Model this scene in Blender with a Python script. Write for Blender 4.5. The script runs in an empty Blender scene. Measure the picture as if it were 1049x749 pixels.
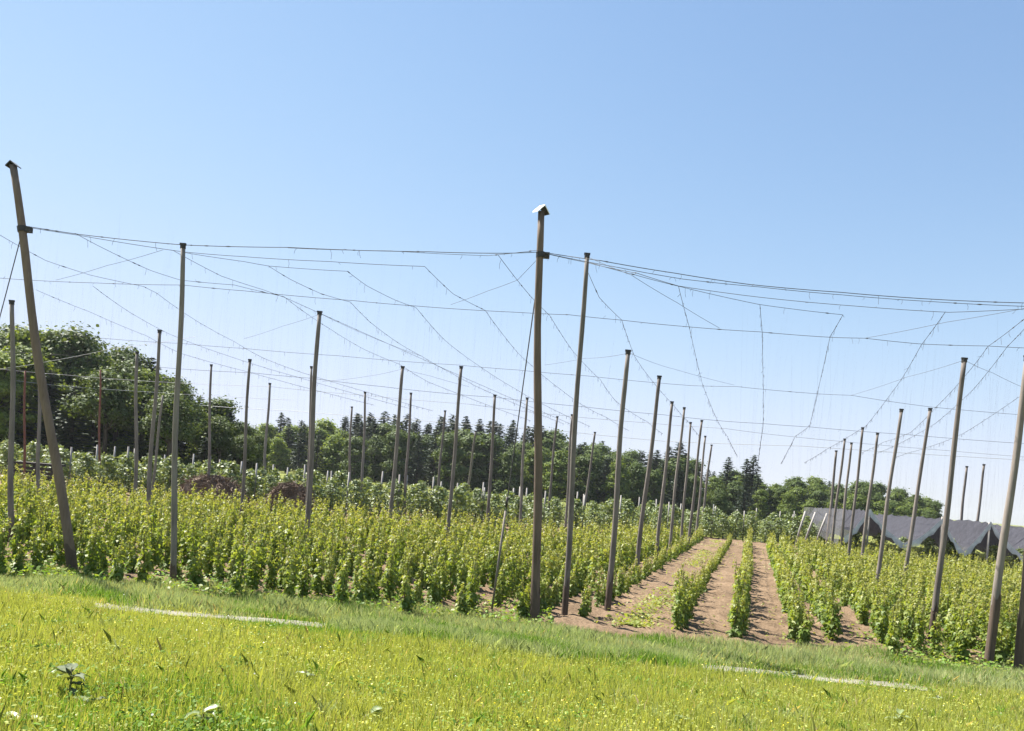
import bpy, bmesh, math, random
import numpy as np
from mathutils import Vector, Matrix

SEED = 7
rng = np.random.default_rng(SEED)
random.seed(SEED)
scene = bpy.context.scene
COL = scene.collection
R = math.radians

# ------------------------------------------------------------------ camera model
F = 760.0                    # focal length in photo pixels (photo is 1049 wide)
CX, CY = 524.5, 492.5        # principal point (the photo is a crop of a taller frame)
ROLL = R(4.7)
CAMZ = 2.6
CR, SR = math.cos(ROLL), math.sin(ROLL)
SLOPE = -0.0175              # the land falls gently to the right


def ramp(t):
    return np.log1p(np.exp(np.clip(t * 4.0, -60, 60))) / 4.0


def ground(x, y):
    """height of the land: a level field and the bank the viewer stands on"""
    x = np.asarray(x, float); y = np.asarray(y, float)
    side = SLOPE * np.clip(x, -160, 160)
    bank = 0.112 * ramp(12.6 - np.maximum(y, -30.0)) 
    bank = np.minimum(bank, 1.5)
    wob = 0.03 * np.sin(x * 0.9 + 1.3) * np.sin(y * 0.7) * (y < 40)
    return side + bank + wob * np.clip((13.5 - y) / 3, 0, 1)


def ray(u, v):
    dx, dy = (u - CX) / F, -(v - CY) / F
    return dx * CR - dy * SR, dx * SR + dy * CR


def at_depth(u, v, Z):
    a, b = ray(u, v)
    return Vector((a * Z, Z, CAMZ + b * Z))


def on_ground(u, v, h=0.0):
    a, b = ray(u, v)
    lo, hi = 1.0, 400.0
    s = lambda Z: CAMZ + b * Z - float(ground(a * Z, Z)) - h
    up = s(lo) < 0
    for _ in range(60):
        m = (lo + hi) / 2
        if (s(m) < 0) == up: lo = m
        else: hi = m
    return at_depth(u, v, lo)


def proj(p):
    x, y, z = p[0] / p[1], p[1], (p[2] - CAMZ) / p[1]
    dx, dy = x * CR + z * SR, -x * SR + z * CR
    return CX + dx * F, CY - dy * F


# ------------------------------------------------------------------ materials
def mat(name):
    m = bpy.data.materials.new(name); m.use_nodes = True
    nt = m.node_tree
    b = nt.nodes['Principled BSDF']
    return m, nt, b


def L(nt, a, b): nt.links.new(a, b)


def noise(nt, scale, detail=4, rough=.6, vec=None, dist=0.0):
    n = nt.nodes.new('ShaderNodeTexNoise'); n.inputs['Scale'].default_value = scale
    n.inputs['Detail'].default_value = detail; n.inputs['Roughness'].default_value = rough
    n.inputs['Distortion'].default_value = dist
    if vec is None:
        tc = nt.nodes.new('ShaderNodeTexCoord'); vec = tc.outputs['Object']
    L(nt, vec, n.inputs['Vector'])
    return n


def cramp(nt, fac, stops):
    r = nt.nodes.new('ShaderNodeValToRGB')
    e = r.color_ramp.elements
    while len(e) < len(stops): e.new(0.5)
    for k, (p, c) in enumerate(stops):
        e[k].position = p; e[k].color = (*c, 1)
    L(nt, fac, r.inputs['Fac'])
    return r


def bump(nt, b, h, strength=.5, dist=.02):
    n = nt.nodes.new('ShaderNodeBump'); n.inputs['Strength'].default_value = strength
    n.inputs['Distance'].default_value = dist
    L(nt, h, n.inputs['Height']); L(nt, n.outputs['Normal'], b.inputs['Normal'])


def leaf_mat(name, c1, c2, trans=.4, rough=.5, tc=None, spec=.35, objvar=0.25):
    """leaf: diffuse and gloss on top, light shining through"""
    m, nt, b = mat(name)
    geo = nt.nodes.new('ShaderNodeNewGeometry')
    oi = nt.nodes.new('ShaderNodeObjectInfo')
    add = nt.nodes.new('ShaderNodeMath'); add.operation = 'MULTIPLY_ADD'
    L(nt, oi.outputs['Random'], add.inputs[0]); add.inputs[1].default_value = objvar
    sub = nt.nodes.new('ShaderNodeMath'); sub.operation = 'MULTIPLY_ADD'
    L(nt, geo.outputs['Random Per Island'], sub.inputs[0]); sub.inputs[1].default_value = 1 - objvar
    L(nt, add.outputs[0], sub.inputs[2])
    r = cramp(nt, sub.outputs[0], [(0.0, c1), (1.0, c2)])
    L(nt, r.outputs['Color'], b.inputs['Base Color'])
    b.inputs['Roughness'].default_value = rough
    b.inputs['Specular IOR Level'].default_value = spec
    t = nt.nodes.new('ShaderNodeBsdfTranslucent')
    mul = nt.nodes.new('ShaderNodeMix'); mul.data_type = 'RGBA'; mul.blend_type = 'MULTIPLY'
    mul.inputs[0].default_value = 1
    L(nt, r.outputs['Color'], mul.inputs[6])
    mul.inputs[7].default_value = (*(tc or (1.5, 1.35, .5)), 1)
    L(nt, mul.outputs[2], t.inputs['Color'])
    mx = nt.nodes.new('ShaderNodeMixShader'); mx.inputs[0].default_value = trans
    L(nt, b.outputs[0], mx.inputs[1]); L(nt, t.outputs[0], mx.inputs[2])
    L(nt, mx.outputs[0], nt.nodes['Material Output'].inputs['Surface'])
    return m


M = {}
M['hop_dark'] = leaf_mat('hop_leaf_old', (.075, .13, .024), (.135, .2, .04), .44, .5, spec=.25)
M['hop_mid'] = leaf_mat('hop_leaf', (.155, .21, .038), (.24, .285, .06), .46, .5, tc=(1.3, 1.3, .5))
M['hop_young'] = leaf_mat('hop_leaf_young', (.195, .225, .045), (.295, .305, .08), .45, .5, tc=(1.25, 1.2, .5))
M['crown_light'] = leaf_mat('broadleaf_foliage', (.06, .105, .022), (.15, .20, .045), .35, .55, spec=.12)
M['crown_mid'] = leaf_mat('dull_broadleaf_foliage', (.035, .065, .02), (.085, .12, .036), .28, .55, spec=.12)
M['crown_fresh'] = leaf_mat('fresh_broadleaf_foliage', (.09, .15, .028), (.2, .26, .055), .38, .5, spec=.12)
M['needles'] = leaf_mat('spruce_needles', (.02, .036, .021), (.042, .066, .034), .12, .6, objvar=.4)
M['apple'] = leaf_mat('apple_leaf', (.07, .11, .035), (.17, .22, .085), .3, .5)
M['apple_pale'] = leaf_mat('apple_leaf_underside', (.17, .2, .12), (.27, .30, .19), .2, .6)
M['grass'] = leaf_mat('meadow_grass', (.17, .23, .04), (.37, .41, .105), .42, .6, tc=(1.2, 1.12, .55), spec=.2, objvar=0)
M['grass_lush'] = leaf_mat('lush_grass', (.085, .165, .022), (.17, .28, .045), .4, .55, tc=(1.1, 1.15, .5), spec=.2, objvar=0)
M['grass_tall'] = leaf_mat('tall_grey_grass', (.2, .265, .085), (.38, .43, .2), .38, .6, tc=(1.1, 1.1, .7), spec=.2, objvar=0)
M['clover'] = leaf_mat('clover_leaf', (.05, .095, .018), (.105, .175, .03), .35, .7, tc=(1.1, 1.15, .5), spec=.05, objvar=0)
M['straw'] = leaf_mat('dry_grass', (.34, .28, .13), (.5, .44, .24), .3, .6, objvar=0)
M['petal'] = leaf_mat('yellow_petal', (.72, .56, .03), (.8, .68, .06), .3, .4, objvar=0)
M['petal_white'] = leaf_mat('white_petal', (.6, .6, .5), (.75, .75, .68), .3, .4, objvar=0)
M['weed_leaf'] = leaf_mat('dock_leaf', (.11, .165, .05), (.2, .25, .1), .25, .4, spec=.5, objvar=0)
M['weed_pale'] = leaf_mat('dock_leaf_pale', (.075, .10, .05), (.13, .155, .095), .15, .65, spec=.12, objvar=0)


def wood(name, dark, light, scale=1.0, grain=14):
    m, nt, b = mat(name)
    tc = nt.nodes.new('ShaderNodeTexCoord')
    mp = nt.nodes.new('ShaderNodeMapping'); mp.inputs['Scale'].default_value = (grain, grain, .9)
    L(nt, tc.outputs['Object'], mp.inputs['Vector'])
    n = noise(nt, 2.2 * scale, 6, .65, mp.outputs['Vector'], .4)
    n2 = noise(nt, 1.1, 3, .5, tc.outputs['Object'])
    ad = nt.nodes.new('ShaderNodeMath'); ad.operation = 'MULTIPLY_ADD'
    L(nt, n2.outputs['Fac'], ad.inputs[0]); ad.inputs[1].default_value = .5
    m2 = nt.nodes.new('ShaderNodeMath'); m2.operation = 'MULTIPLY'; m2.inputs[1].default_value = .5
    L(nt, n.outputs['Fac'], m2.inputs[0]); L(nt, m2.outputs[0], ad.inputs[2])
    oi = nt.nodes.new('ShaderNodeObjectInfo')
    ob = nt.nodes.new('ShaderNodeMath'); ob.operation = 'MULTIPLY_ADD'; ob.inputs[1].default_value = .16
    L(nt, oi.outputs['Random'], ob.inputs[0]); L(nt, ad.outputs[0], ob.inputs[2])
    r = cramp(nt, ob.outputs[0], [(.36, dark), (.72, light)])
    L(nt, r.outputs['Color'], b.inputs['Base Color'])
    b.inputs['Roughness'].default_value = .85
    bump(nt, b, n.outputs['Fac'], .6, .012)
    return m


M['pole_grey'] = wood('weathered_pole_wood', (.075, .06, .052), (.235, .20, .172))
M['pole_brown'] = wood('brown_pole_wood', (.07, .046, .034), (.19, .135, .098))
M['pole_foot'] = wood('dark_foot_wood', (.045, .032, .024), (.13, .09, .065))
M['pole_rust'] = wood('rusty_red_pole', (.11, .045, .03), (.22, .085, .055))
M['post_grey'] = wood('orchard_post_wood', (.19, .175, .16), (.36, .335, .31))
M['bark'] = wood('bark', (.03, .023, .018), (.085, .065, .05))
M['stem'] = wood('green_stem', (.09, .09, .03), (.18, .16, .06))
M['twig'] = wood('dead_twigs', (.07, .046, .03), (.2, .13, .085))
M['dark_board'] = wood('dark_boards', (.02, .016, .014), (.06, .045, .038))


def plain(name, c, rough=.6, metal=0.0, var=.25, scale=20):
    m, nt, b = mat(name)
    n = noise(nt, scale, 4, .6)
    r = cramp(nt, n.outputs['Fac'], [(.3, tuple(x * (1 - var) for x in c)), (.7, tuple(min(1, x * (1 + var)) for x in c))])
    L(nt, r.outputs['Color'], b.inputs['Base Color'])
    b.inputs['Roughness'].default_value = rough; b.inputs['Metallic'].default_value = metal
    return m


M['wire'] = plain('steel_wire', (.075, .07, .066), .9, 0)
M['wire_sunlit'] = plain('sunlit_wire', (.5, .5, .48), .4, .5)  # sunlit copy of the trellis wire: the sun's brightness is put into its colour
M['twine'] = plain('hop_twine', (.55, .5, .42), .9)
M['tin'] = plain('white_sheet', (.74, .74, .74), .45, 0, .06, 6)
M['tin_dark'] = plain('dull_sheet', (.09, .09, .10), .6, .3, .2, 6)
M['clamp'] = plain('dark_steel_clamp', (.05, .045, .04), .6, .4)


def net_mat(name, c, alpha):
    m, nt, b = mat(name)
    tc = nt.nodes.new('ShaderNodeTexCoord')
    n = noise(nt, 3.0, 4, .6, tc.outputs['Object'])
    r = cramp(nt, n.outputs['Fac'], [(.3, tuple(x * .75 for x in c)), (.7, tuple(x * 1.25 for x in c))])
    L(nt, r.outputs['Color'], b.inputs['Base Color']); b.inputs['Roughness'].default_value = .9; b.inputs['Specular IOR Level'].default_value = .08
    w = nt.nodes.new('ShaderNodeTexWave'); w.inputs['Scale'].default_value = 5.0
    w.bands_direction = 'Y'; w.inputs['Distortion'].default_value = 1.2
    L(nt, tc.outputs['Object'], w.inputs['Vector'])
    mr = nt.nodes.new('ShaderNodeMapRange'); mr.inputs['To Min'].default_value = alpha - .12; mr.inputs['To Max'].default_value = alpha + .1
    L(nt, w.outputs['Fac'], mr.inputs['Value'])
    L(nt, mr.outputs['Result'], b.inputs['Alpha'])
    return m


M['net'] = net_mat('black_hail_net', (.05, .05, .06), .9)
M['net_side'] = net_mat('grey_side_net', (.12, .12, .125), .5)
M['net_pale'] = net_mat('pale_net_hem', (.55, .55, .54), .85)


def soil_mat():
    m, nt, b = mat('dry_loam')
    tc = nt.nodes.new('ShaderNodeTexCoord')
    n1 = noise(nt, .8, 5, .6, tc.outputs['Object'])
    n2 = noise(nt, 14, 6, .7, tc.outputs['Object'])
    ad = nt.nodes.new('ShaderNodeMath'); ad.operation = 'MULTIPLY_ADD'; ad.inputs[1].default_value = .55
    L(nt, n2.outputs['Fac'], ad.inputs[0])
    m2 = nt.nodes.new('ShaderNodeMath'); m2.operation = 'MULTIPLY'; m2.inputs[1].default_value = .45
    L(nt, n1.outputs['Fac'], m2.inputs[0]); L(nt, m2.outputs[0], ad.inputs[2])
    r = cramp(nt, ad.outputs[0], [(.3, (.075, .048, .028)), (.5, (.17, .117, .072)), (.72, (.29, .205, .135))])
    L(nt, r.outputs['Color'], b.inputs['Base Color']); b.inputs['Roughness'].default_value = .95
    b.inputs['Specular IOR Level'].default_value = .15
    bump(nt, b, n2.outputs['Fac'], .9, .06)
    return m


M['soil'] = soil_mat()


def land_mat():
    m, nt, b = mat('grassland')
    tc = nt.nodes.new('ShaderNodeTexCoord')
    n1 = noise(nt, .35, 5, .6, tc.outputs['Object'])
    n2 = noise(nt, 9, 5, .7, tc.outputs['Object'])
    ad = nt.nodes.new('ShaderNodeMath'); ad.operation = 'MULTIPLY_ADD'; ad.inputs[1].default_value = .5
    L(nt, n2.outputs['Fac'], ad.inputs[0])
    m2 = nt.nodes.new('ShaderNodeMath'); m2.operation = 'MULTIPLY'; m2.inputs[1].default_value = .5
    L(nt, n1.outputs['Fac'], m2.inputs[0]); L(nt, m2.outputs[0], ad.inputs[2])
    r = cramp(nt, ad.outputs[0], [(.3, (.08, .1, .026)), (.5, (.15, .165, .04)), (.7, (.22, .21, .075))])
    L(nt, r.outputs['Color'], b.inputs['Base Color']); b.inputs['Roughness'].default_value = .95
    b.inputs['Specular IOR Level'].default_value = .1
    bump(nt, b, n2.outputs['Fac'], .8, .05)
    return m


M['land'] = land_mat()


def path_mat():
    m, nt, b = mat('pale_gravel')
    n = noise(nt, 30, 5, .7); n1 = noise(nt, 1.5, 3, .5)
    mx = nt.nodes.new('ShaderNodeMath'); mx.operation = 'MULTIPLY_ADD'; mx.inputs[1].default_value = .5
    L(nt, n.outputs['Fac'], mx.inputs[0])
    m2 = nt.nodes.new('ShaderNodeMath'); m2.operation = 'MULTIPLY'; m2.inputs[1].default_value = .5
    L(nt, n1.outputs['Fac'], m2.inputs[0]); L(nt, m2.outputs[0], mx.inputs[2])
    r = cramp(nt, mx.outputs[0], [(.3, (.11, .10, .07)), (.6, (.24, .222, .178))])
    L(nt, r.outputs['Color'], b.inputs['Base Color']); b.inputs['Roughness'].default_value = .95
    bump(nt, b, n.outputs['Fac'], .7, .02)
    return m


M['path'] = path_mat()


# ------------------------------------------------------------------ scene helpers
def link(o, parent=None):
    COL.objects.link(o)
    if parent is not None: o.parent = parent
    return o


def tag(o, label=None, cat=None, group=None, kind=None):
    if label: o['label'] = label
    if cat: o['category'] = cat
    if group: o['group'] = group
    if kind: o['kind'] = kind
    return o


def empty(name, loc, rz=0.0):
    o = bpy.data.objects.new(name, None); COL.objects.link(o)
    o.location = loc; o.rotation_euler = (0, 0, rz); o.empty_display_size = .2
    return o


class MB:
    """collects shapes for ONE mesh object"""
    def __init__(s):
        s.v = []; s.f = []; s.m = []; s.n = 0

    def raw(s, verts, faces, mi=0):
        verts = np.asarray(verts, float).reshape(-1, 3)
        s.v.append(verts)
        for f in faces:
            s.f.append(tuple(i + s.n for i in f)); s.m.append(mi)
        s.n += len(verts)

    def tube(s, pts, rad, seg=8, mi=0, cap=True):
        pts = [Vector(p) for p in pts]
        if not hasattr(rad, '__len__'): rad = [rad] * len(pts)
        vs, fs = [], []
        up = None
        for i, p in enumerate(pts):
            d = (pts[min(i + 1, len(pts) - 1)] - pts[max(i - 1, 0)]).normalized()
            a = d.orthogonal().normalized() if up is None else (up - d * up.dot(d)).normalized()
            up = a; b = d.cross(a)
            for k in range(seg):
                t = 2 * math.pi * k / seg
                vs.append(p + (a * math.cos(t) + b * math.sin(t)) * rad[i])
        for i in range(len(pts) - 1):
            for k in range(seg):
                q = (k + 1) % seg
                fs.append((i * seg + k, i * seg + q, (i + 1) * seg + q, (i + 1) * seg + k))
        if cap:
            fs.append(tuple(range(seg))[::-1]); fs.append(tuple((len(pts) - 1) * seg + k for k in range(seg)))
        s.raw([tuple(v) for v in vs], fs, mi)

    def box(s, lo, hi, mi=0, mtx=None):
        x0, y0, z0 = lo; x1, y1, z1 = hi
        v = [(x0, y0, z0), (x1, y0, z0), (x1, y1, z0), (x0, y1, z0), (x0, y0, z1), (x1, y0, z1), (x1, y1, z1), (x0, y1, z1)]
        if mtx is not None: v = [tuple(mtx @ Vector(p)) for p in v]
        s.raw(v, [(0, 3, 2, 1), (4, 5, 6, 7), (0, 1, 5, 4), (1, 2, 6, 5), (2, 3, 7, 6), (3, 0, 4, 7)], mi)

    def mesh(s, name, mats, smooth=False):
        me = bpy.data.meshes.new(name)
        me.from_pydata(np.concatenate(s.v).tolist(), [], s.f)
        for m in mats: me.materials.append(m)
        me.polygons.foreach_set('material_index', s.m)
        if smooth: me.polygons.foreach_set('use_smooth', [True] * len(s.f))
        me.update()
        return me

    def build(s, name, mats, parent=None, smooth=False):
        if not isinstance(mats, (list, tuple)): mats = [mats]
        return link(bpy.data.objects.new(name, s.mesh(name, mats, smooth)), parent)


def poly_mesh(name, V, mi, mats, smooth=False):
    """V: (n, k, 3) polygons of k corners"""
    n, k, _ = V.shape
    me = bpy.data.meshes.new(name)
    me.vertices.add(n * k); me.vertices.foreach_set('co', V.reshape(-1).astype(np.float32))
    me.loops.add(n * k); me.loops.foreach_set('vertex_index', np.arange(n * k, dtype=np.int32))
    me.polygons.add(n); me.polygons.foreach_set('loop_start', np.arange(0, n * k, k, dtype=np.int32))
    for m in mats: me.materials.append(m)
    me.polygons.foreach_set('material_index', np.asarray(mi, np.int32))
    me.update(calc_edges=True); me.validate()
    return me


def rot_from(nrm, rng_, tip=None):
    """frames whose Z is nrm and whose Y leans to tip (or is random)"""
    n = nrm / (np.linalg.norm(nrm, axis=1, keepdims=True) + 1e-9)
    t = rng_.normal(size=n.shape) if tip is None else tip + rng_.normal(scale=.25, size=n.shape)
    y = t - n * np.sum(t * n, 1, keepdims=True)
    y /= np.linalg.norm(y, axis=1, keepdims=True) + 1e-9
    x = np.cross(y, n)
    return np.stack([x, y, n], axis=2)      # columns


def place(tpl, c, Rm, s):
    """tpl (k,3), c (n,3), Rm (n,3,3), s (n,)"""
    return np.einsum('nij,kj->nki', Rm, tpl) * s[:, None, None] + c[:, None, :]


HOP_LEAF = np.array([(0, -.05, 0), (.32, -.16, .02), (.55, .18, -.06), (.27, .38, .03), (0, 1.0, -.12), (-.27, .38, .03), (-.55, .18, -.06), (-.32, -.16, .02)])
CLUMP = np.array([(-.1, -.55, 0), (.45, -.3, .1), (.5, .2, -.05), (.1, .55, .08), (-.45, .3, -.08), (-.5, -.15, .06)])
OVAL = np.array([(0, 0, 0), (.26, .35, .05), (.22, .75, .03), (0, 1, -.05), (-.22, .75, .03), (-.26, .35, .05)])

# ------------------------------------------------------------------ land
def sheet(name, xs, ys, hf, m, kind='structure'):
    X, Y = np.meshgrid(xs, ys)
    Z = hf(X, Y)
    nx, ny = len(xs), len(ys)
    V = np.stack([X, Y, Z], -1).reshape(-1, 3)
    i = np.arange(nx * ny).reshape(ny, nx)
    Fq = np.stack([i[:-1, :-1], i[:-1, 1:], i[1:, 1:], i[1:, :-1]], -1).reshape(-1, 4)
    me = bpy.data.meshes.new(name)
    me.from_pydata(V.tolist(), [], Fq.tolist()); me.materials.append(m)
    me.polygons.foreach_set('use_smooth', [True] * len(Fq)); me.update()
    o = link(bpy.data.objects.new(name, me)); tag(o, kind=kind)
    return o


def far_land(x, y):
    z = ground(x, y)
    return z - 0.0000 * y


xs = np.concatenate([np.linspace(-900, -60, 14), np.linspace(-50, 50, 101), np.linspace(60, 900, 14)])
ys = np.concatenate([np.linspace(-60, 2, 12), np.linspace(3, 16, 66), np.linspace(17, 70, 54), np.linspace(90, 1500, 12)])
sheet('ground', xs, ys, lambda x, y: far_land(x, y) - .02, M['land'])
G = bpy.data.objects['ground']

# row geometry of the hop garden: rows run away to the right
ROWX, Y0 = 0.327, 14.0        # dx per metre of depth


def far_edge(x):
    """depth at which the hop field ends"""
    return np.interp(x, [-40, -8, 0, 6, 13, 20, 40], [31, 31, 33, 40, 49, 40, 37])


# soil: fine cloddy strip near the bare lanes, coarse elsewhere
from mathutils import noise as mnoise
def soil_h(X, Y):
    Z = ground(X, Y) + .012
    out = np.empty_like(Z)
    for idx in np.ndindex(X.shape):
        x, y = X[idx], Y[idx]
        a = mnoise.fractal(Vector((x * 3.0, y * 3.0, 1.7)), 1.0, 2.0, 4)
        b = mnoise.noise(Vector((x * .9, y * .9, 4.2)))
        out[idx] = .075 * a + .04 * b
    edge = np.clip((Y - 13.2) / 1.0, 0, 1)
    return Z + (out + .03) * edge


sx = np.concatenate([np.linspace(-42, -10, 50), np.linspace(-9.5, .5, 50), np.arange(.6, 16, .09), np.linspace(16.2, 44, 70)])
sy = np.concatenate([np.arange(13.2, 26, .13), np.arange(26, 52, .3)])
sheet('field_soil', sx, sy, soil_h, M['soil'])

# gravel path on the bank
path_px = [(-60, 606), (60, 613), (140, 625), (230, 632), (345, 642), (450, 654), (560, 668), (690, 681), (760, 687), (860, 697), (960, 706), (1060, 718), (1160, 728)]
pc = np.array([tuple(on_ground(u, v)) for u, v in path_px])
px_ = np.interp(np.linspace(0, 1, 160), np.linspace(0, 1, len(pc)), pc[:, 0])
py_ = np.interp(px_, pc[:, 0], pc[:, 1])
W = .36 + .05 * np.sin(px_ * 2.1) + .04 * np.sin(px_ * 5.3 + 1)
mb = MB(); vv = []; ff = []
for i in range(160):
    for t in (-1, -.33, .33, 1):
        y = py_[i] + t * W[i]
        vv.append((px_[i], y, float(ground(px_[i], y)) + .006))
for i in range(159):
    for k in range(3):
        a = i * 4 + k; ff.append((a, a + 4, a + 5, a + 1))
mb.raw(vv, ff); tag(mb.build('gravel_path', M['path'], smooth=True), kind='structure')


def path_y(x): return np.interp(x, px_, py_)


# ------------------------------------------------------------------ hop poles
POLES = {}


def axis_point(name, v):
    a, b = POLES[name]
    lo, hi = 0.0, 1.0
    for _ in range(40):
        m = (lo + hi) / 2
        if proj(a.lerp(b, m))[1] > v: lo = m
        else: hi = m
    return a.lerp(b, lo)


def pole(key, base, top, wpx, m, label, mode='base', cap=None, foot_h=0.0, H=6.5, group=None, name='hop_pole', clamp=True):
    if mode == 'base':
        b = on_ground(*base); t = at_depth(top[0], top[1], b.y)
    else:
        t = on_ground(top[0], top[1], H); Z = t.y
        # slide down the drawn line to the ground at that depth
        lo, hi = 0.0, 4.0
        for _ in range(50):
            q = (lo + hi) / 2
            p = at_depth(top[0] + (base[0] - top[0]) * q, top[1] + (base[1] - top[1]) * q, Z)
            if p.z > float(ground(p.x, p.y)): lo = q
            else: hi = q
        b = p
    POLES[key] = (b.copy(), t.copy())
    r = max((.73 if cap else .62) * wpx * b.y / F / 2, .042)
    root = empty(name, b)
    tag(root, label, 'pole', group or 'hop garden poles')
    ax = t - b; Ln = ax.length; d = ax.normalized()
    side = d.orthogonal().normalized(); s2 = d.cross(side)
    ph = random.random() * 6
    pts, rad = [], []
    n = 14
    for i in range(n + 1):
        f = i / n
        wob = .5 * r * math.sin(f * 5 + ph) * math.sin(f * math.pi) * 1.3
        p = d * (Ln * f) + side * wob + s2 * (.25 * r * math.sin(f * 7 + ph * 2) * math.sin(f * math.pi))
        pts.append(p); rad.append(r * (1.06 - .3 * f) * (1 + .03 * math.sin(f * 23 + ph)))
    pts[0] = pts[0] - d * .25
    mb = MB(); mb.tube(pts, rad, 12); shaft = mb.build('shaft', M[m], root, True)
    if foot_h > 0:  # darker brown sleeve round the foot of the pole, jagged along its top
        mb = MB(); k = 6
        tp = [d * (-.1 + (foot_h + .1) * i / k) + side * (.5 * r * math.sin(foot_h * i / k / Ln * 5 + ph) * math.sin(foot_h * i / k / Ln * math.pi) * 1.3) for i in range(k + 1)]
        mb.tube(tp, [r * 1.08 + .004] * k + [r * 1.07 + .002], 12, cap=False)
        jag = mb.v[-1]; jag[-12:] += np.outer(rng.uniform(-.22, .12, 12), np.array(d)); mb.build('dark_foot', M['pole_foot'], root, True)
    tip = d * Ln
    if cap:
        mb = MB(); w, h, dp = (r * 1.5, r * 1.45, r * 1.3) if key == 'main' else (r * 1.15, r * .95, r * 1.0)
        Rz = Matrix.Rotation(0 if key == 'main' else R(-6), 4, 'Y') @ Matrix.Rotation(cap[1], 4, 'Z') @ Matrix.Rotation(cap[2], 4, 'X')
        T = Matrix.Translation(tip) @ Rz
        th = .012
        for sgn in (-1, 1):
            v = [(0, -dp, h), (0, dp, h), (sgn * w, dp, -.1 * h), (sgn * w, -dp, -.1 * h)]
            v += [(a, b_, c - th - .01) for a, b_, c in v]
            mb.raw([tuple(T @ Vector(q)) for q in v], [(0, 1, 2, 3), (7, 6, 5, 4), (0, 4, 5, 1), (1, 5, 6, 2), (2, 6, 7, 3), (3, 7, 4, 0)])
            mb.m[-6:] = [0, 1, 0, 0, 0, 0] if sgn < 0 else [0, 1, 0, 0, 0, 0]  # underside faces coloured dark to hold down light bounced off the grass
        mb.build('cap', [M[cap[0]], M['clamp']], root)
    elif clamp:
        # iron saddle that carries the wires
        mb = MB()
        c = tip - d * .1
        mb.tube([c + d * .03, c + d * .1], r * .80 + .008, 12)
        mb.box((-r * 1.05, -.02, -.005), (r * 1.05, .02, .035), 0, Matrix.Translation(tip))
        mb.build('wire_clamp', M['clamp'], root)
    if cap:
        mb = MB(); c = b.lerp(t, .9) - b
        c = d * (Ln * (.845 if key == 'left' else .895))
        mb.tube([c - d * .05, c + d * .05], r * .82 + .02, 12)
        mb.box((r * .6, -.05, -.05), (r * .8 + .1, .05, .05), 0, Matrix.Translation(c)); mb.build('wire_band', M['clamp'], root)
    return root


pole('left', (75, 589), (13.5, 170), 12.5, 'pole_brown', 'thick brown pole leaning left at the field edge, dark tin cap on top', cap=('tin_dark', .0, 0), foot_h=.55)
pole('main', (547.5, 639), (554.5, 217), 12.5, 'pole_brown', 'tall thick upright brown pole with a bright folded tin cap', cap=('tin', .5, .16), foot_h=.7)
pole('L', (12, 558), (12, 309), 8.5, 'pole_grey', 'grey pole standing upright left of the leaning capped pole', foot_h=.5)
pole('rust1', (24, 505), (26, 380), 4, 'pole_rust', 'thin rust red pole at the far left behind the grey pole', clamp=False)
pole('L3', (40, 521), (40, 388), 6, 'pole_grey', 'grey pole half hidden behind the top of the leaning capped pole')
pole('rust2', (102, 503), (103, 379), 3.6, 'pole_rust', 'thin dark brown pole in front of the black left wood', clamp=False)
pole('L5', (138, 523), (140.5, 361), 6, 'pole_grey', 'grey pole in front of the right part of the left wood')
pole('L6', (150.5, 548), (163.5, 339), 6.5, 'pole_grey', 'grey pole leaning right, with a second strut pole behind it')
pole('strut', (152, 532), (167, 405), 4.5, 'pole_grey', 'short strut pole leaning against the back of a grey pole', clamp=False)
pole('A', (177, 599), (187.5, 251), 9.5, 'pole_grey', 'tall grey pole at the field edge right of the leaning capped pole', foot_h=.35)
pole('P8', (213, 500), (216.5, 374), 4.5, 'pole_grey', 'thin grey pole at the right end of the left wood', 'top')
pole('P9', (246, 546), (256, 369), 5.5, 'pole_grey', 'grey pole with a dark foot beside the brown brush heap', foot_h=.9)
pole('P10', (270, 505), (276.5, 393), 4.5, 'pole_grey', 'thin grey pole in front of the gap left of the second brush heap', 'top')
pole('P11', (315, 500), (319, 376), 4.5, 'pole_grey', 'thin grey pole almost hidden behind a thicker pole', 'top')
pole('B', (312, 572), (327.5, 320), 8.5, 'pole_grey', 'thick grey pole right of the second brush heap', 'top')
pole('P13', (357, 512), (360.5, 417), 4, 'pole_grey', 'short thin grey pole left of a taller thin pole by the spruces', 'top')
pole('P14', (370, 540), (374, 402), 4.5, 'pole_grey', 'thin upright grey pole in front of the dark spruce gap', 'top')
pole('C', (397, 560), (412.5, 376), 6.5, 'pole_grey', 'grey pole leaning right in the middle of the left field', 'top')
pole('P16', (414, 530), (421, 403), 4.5, 'pole_grey', 'thin grey pole just right of a thicker leaning pole', 'top')
pole('P17', (446, 540), (456, 421), 4.2, 'pole_grey', 'thin grey pole just left of a taller leaning pole', 'top')
pole('D', (457, 565), (472.5, 376), 6.5, 'pole_grey', 'taller grey pole leaning right, midway between the spruces and capped pole', 'top')
pole('P19', (476, 522), (487.5, 442), 4.2, 'pole_grey', 'short grey pole slanting right at the far field edge', 'top')
pole('P20', (499, 540), (507, 405), 5.5, 'pole_grey', 'grey pole left of the guy wire of the capped pole', 'top')
pole('P22', (532, 545), (540, 408), 4.8, 'pole_grey', 'thin grey pole close to the left of the upright capped pole', 'top')
pole('P23', (559, 547), (571, 427), 4.2, 'pole_grey', 'thin grey pole close to the right of the upright capped pole', 'top')
pole('P24', (580, 527), (586, 425), 4.2, 'pole_grey', 'thin grey pole almost hidden behind the tall dark pole', 'top')
pole('E', (578, 633), (601.5, 261), 9.5, 'pole_grey', 'second tallest pole, slim and dark, right of the upright capped pole', foot_h=.75)
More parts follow.
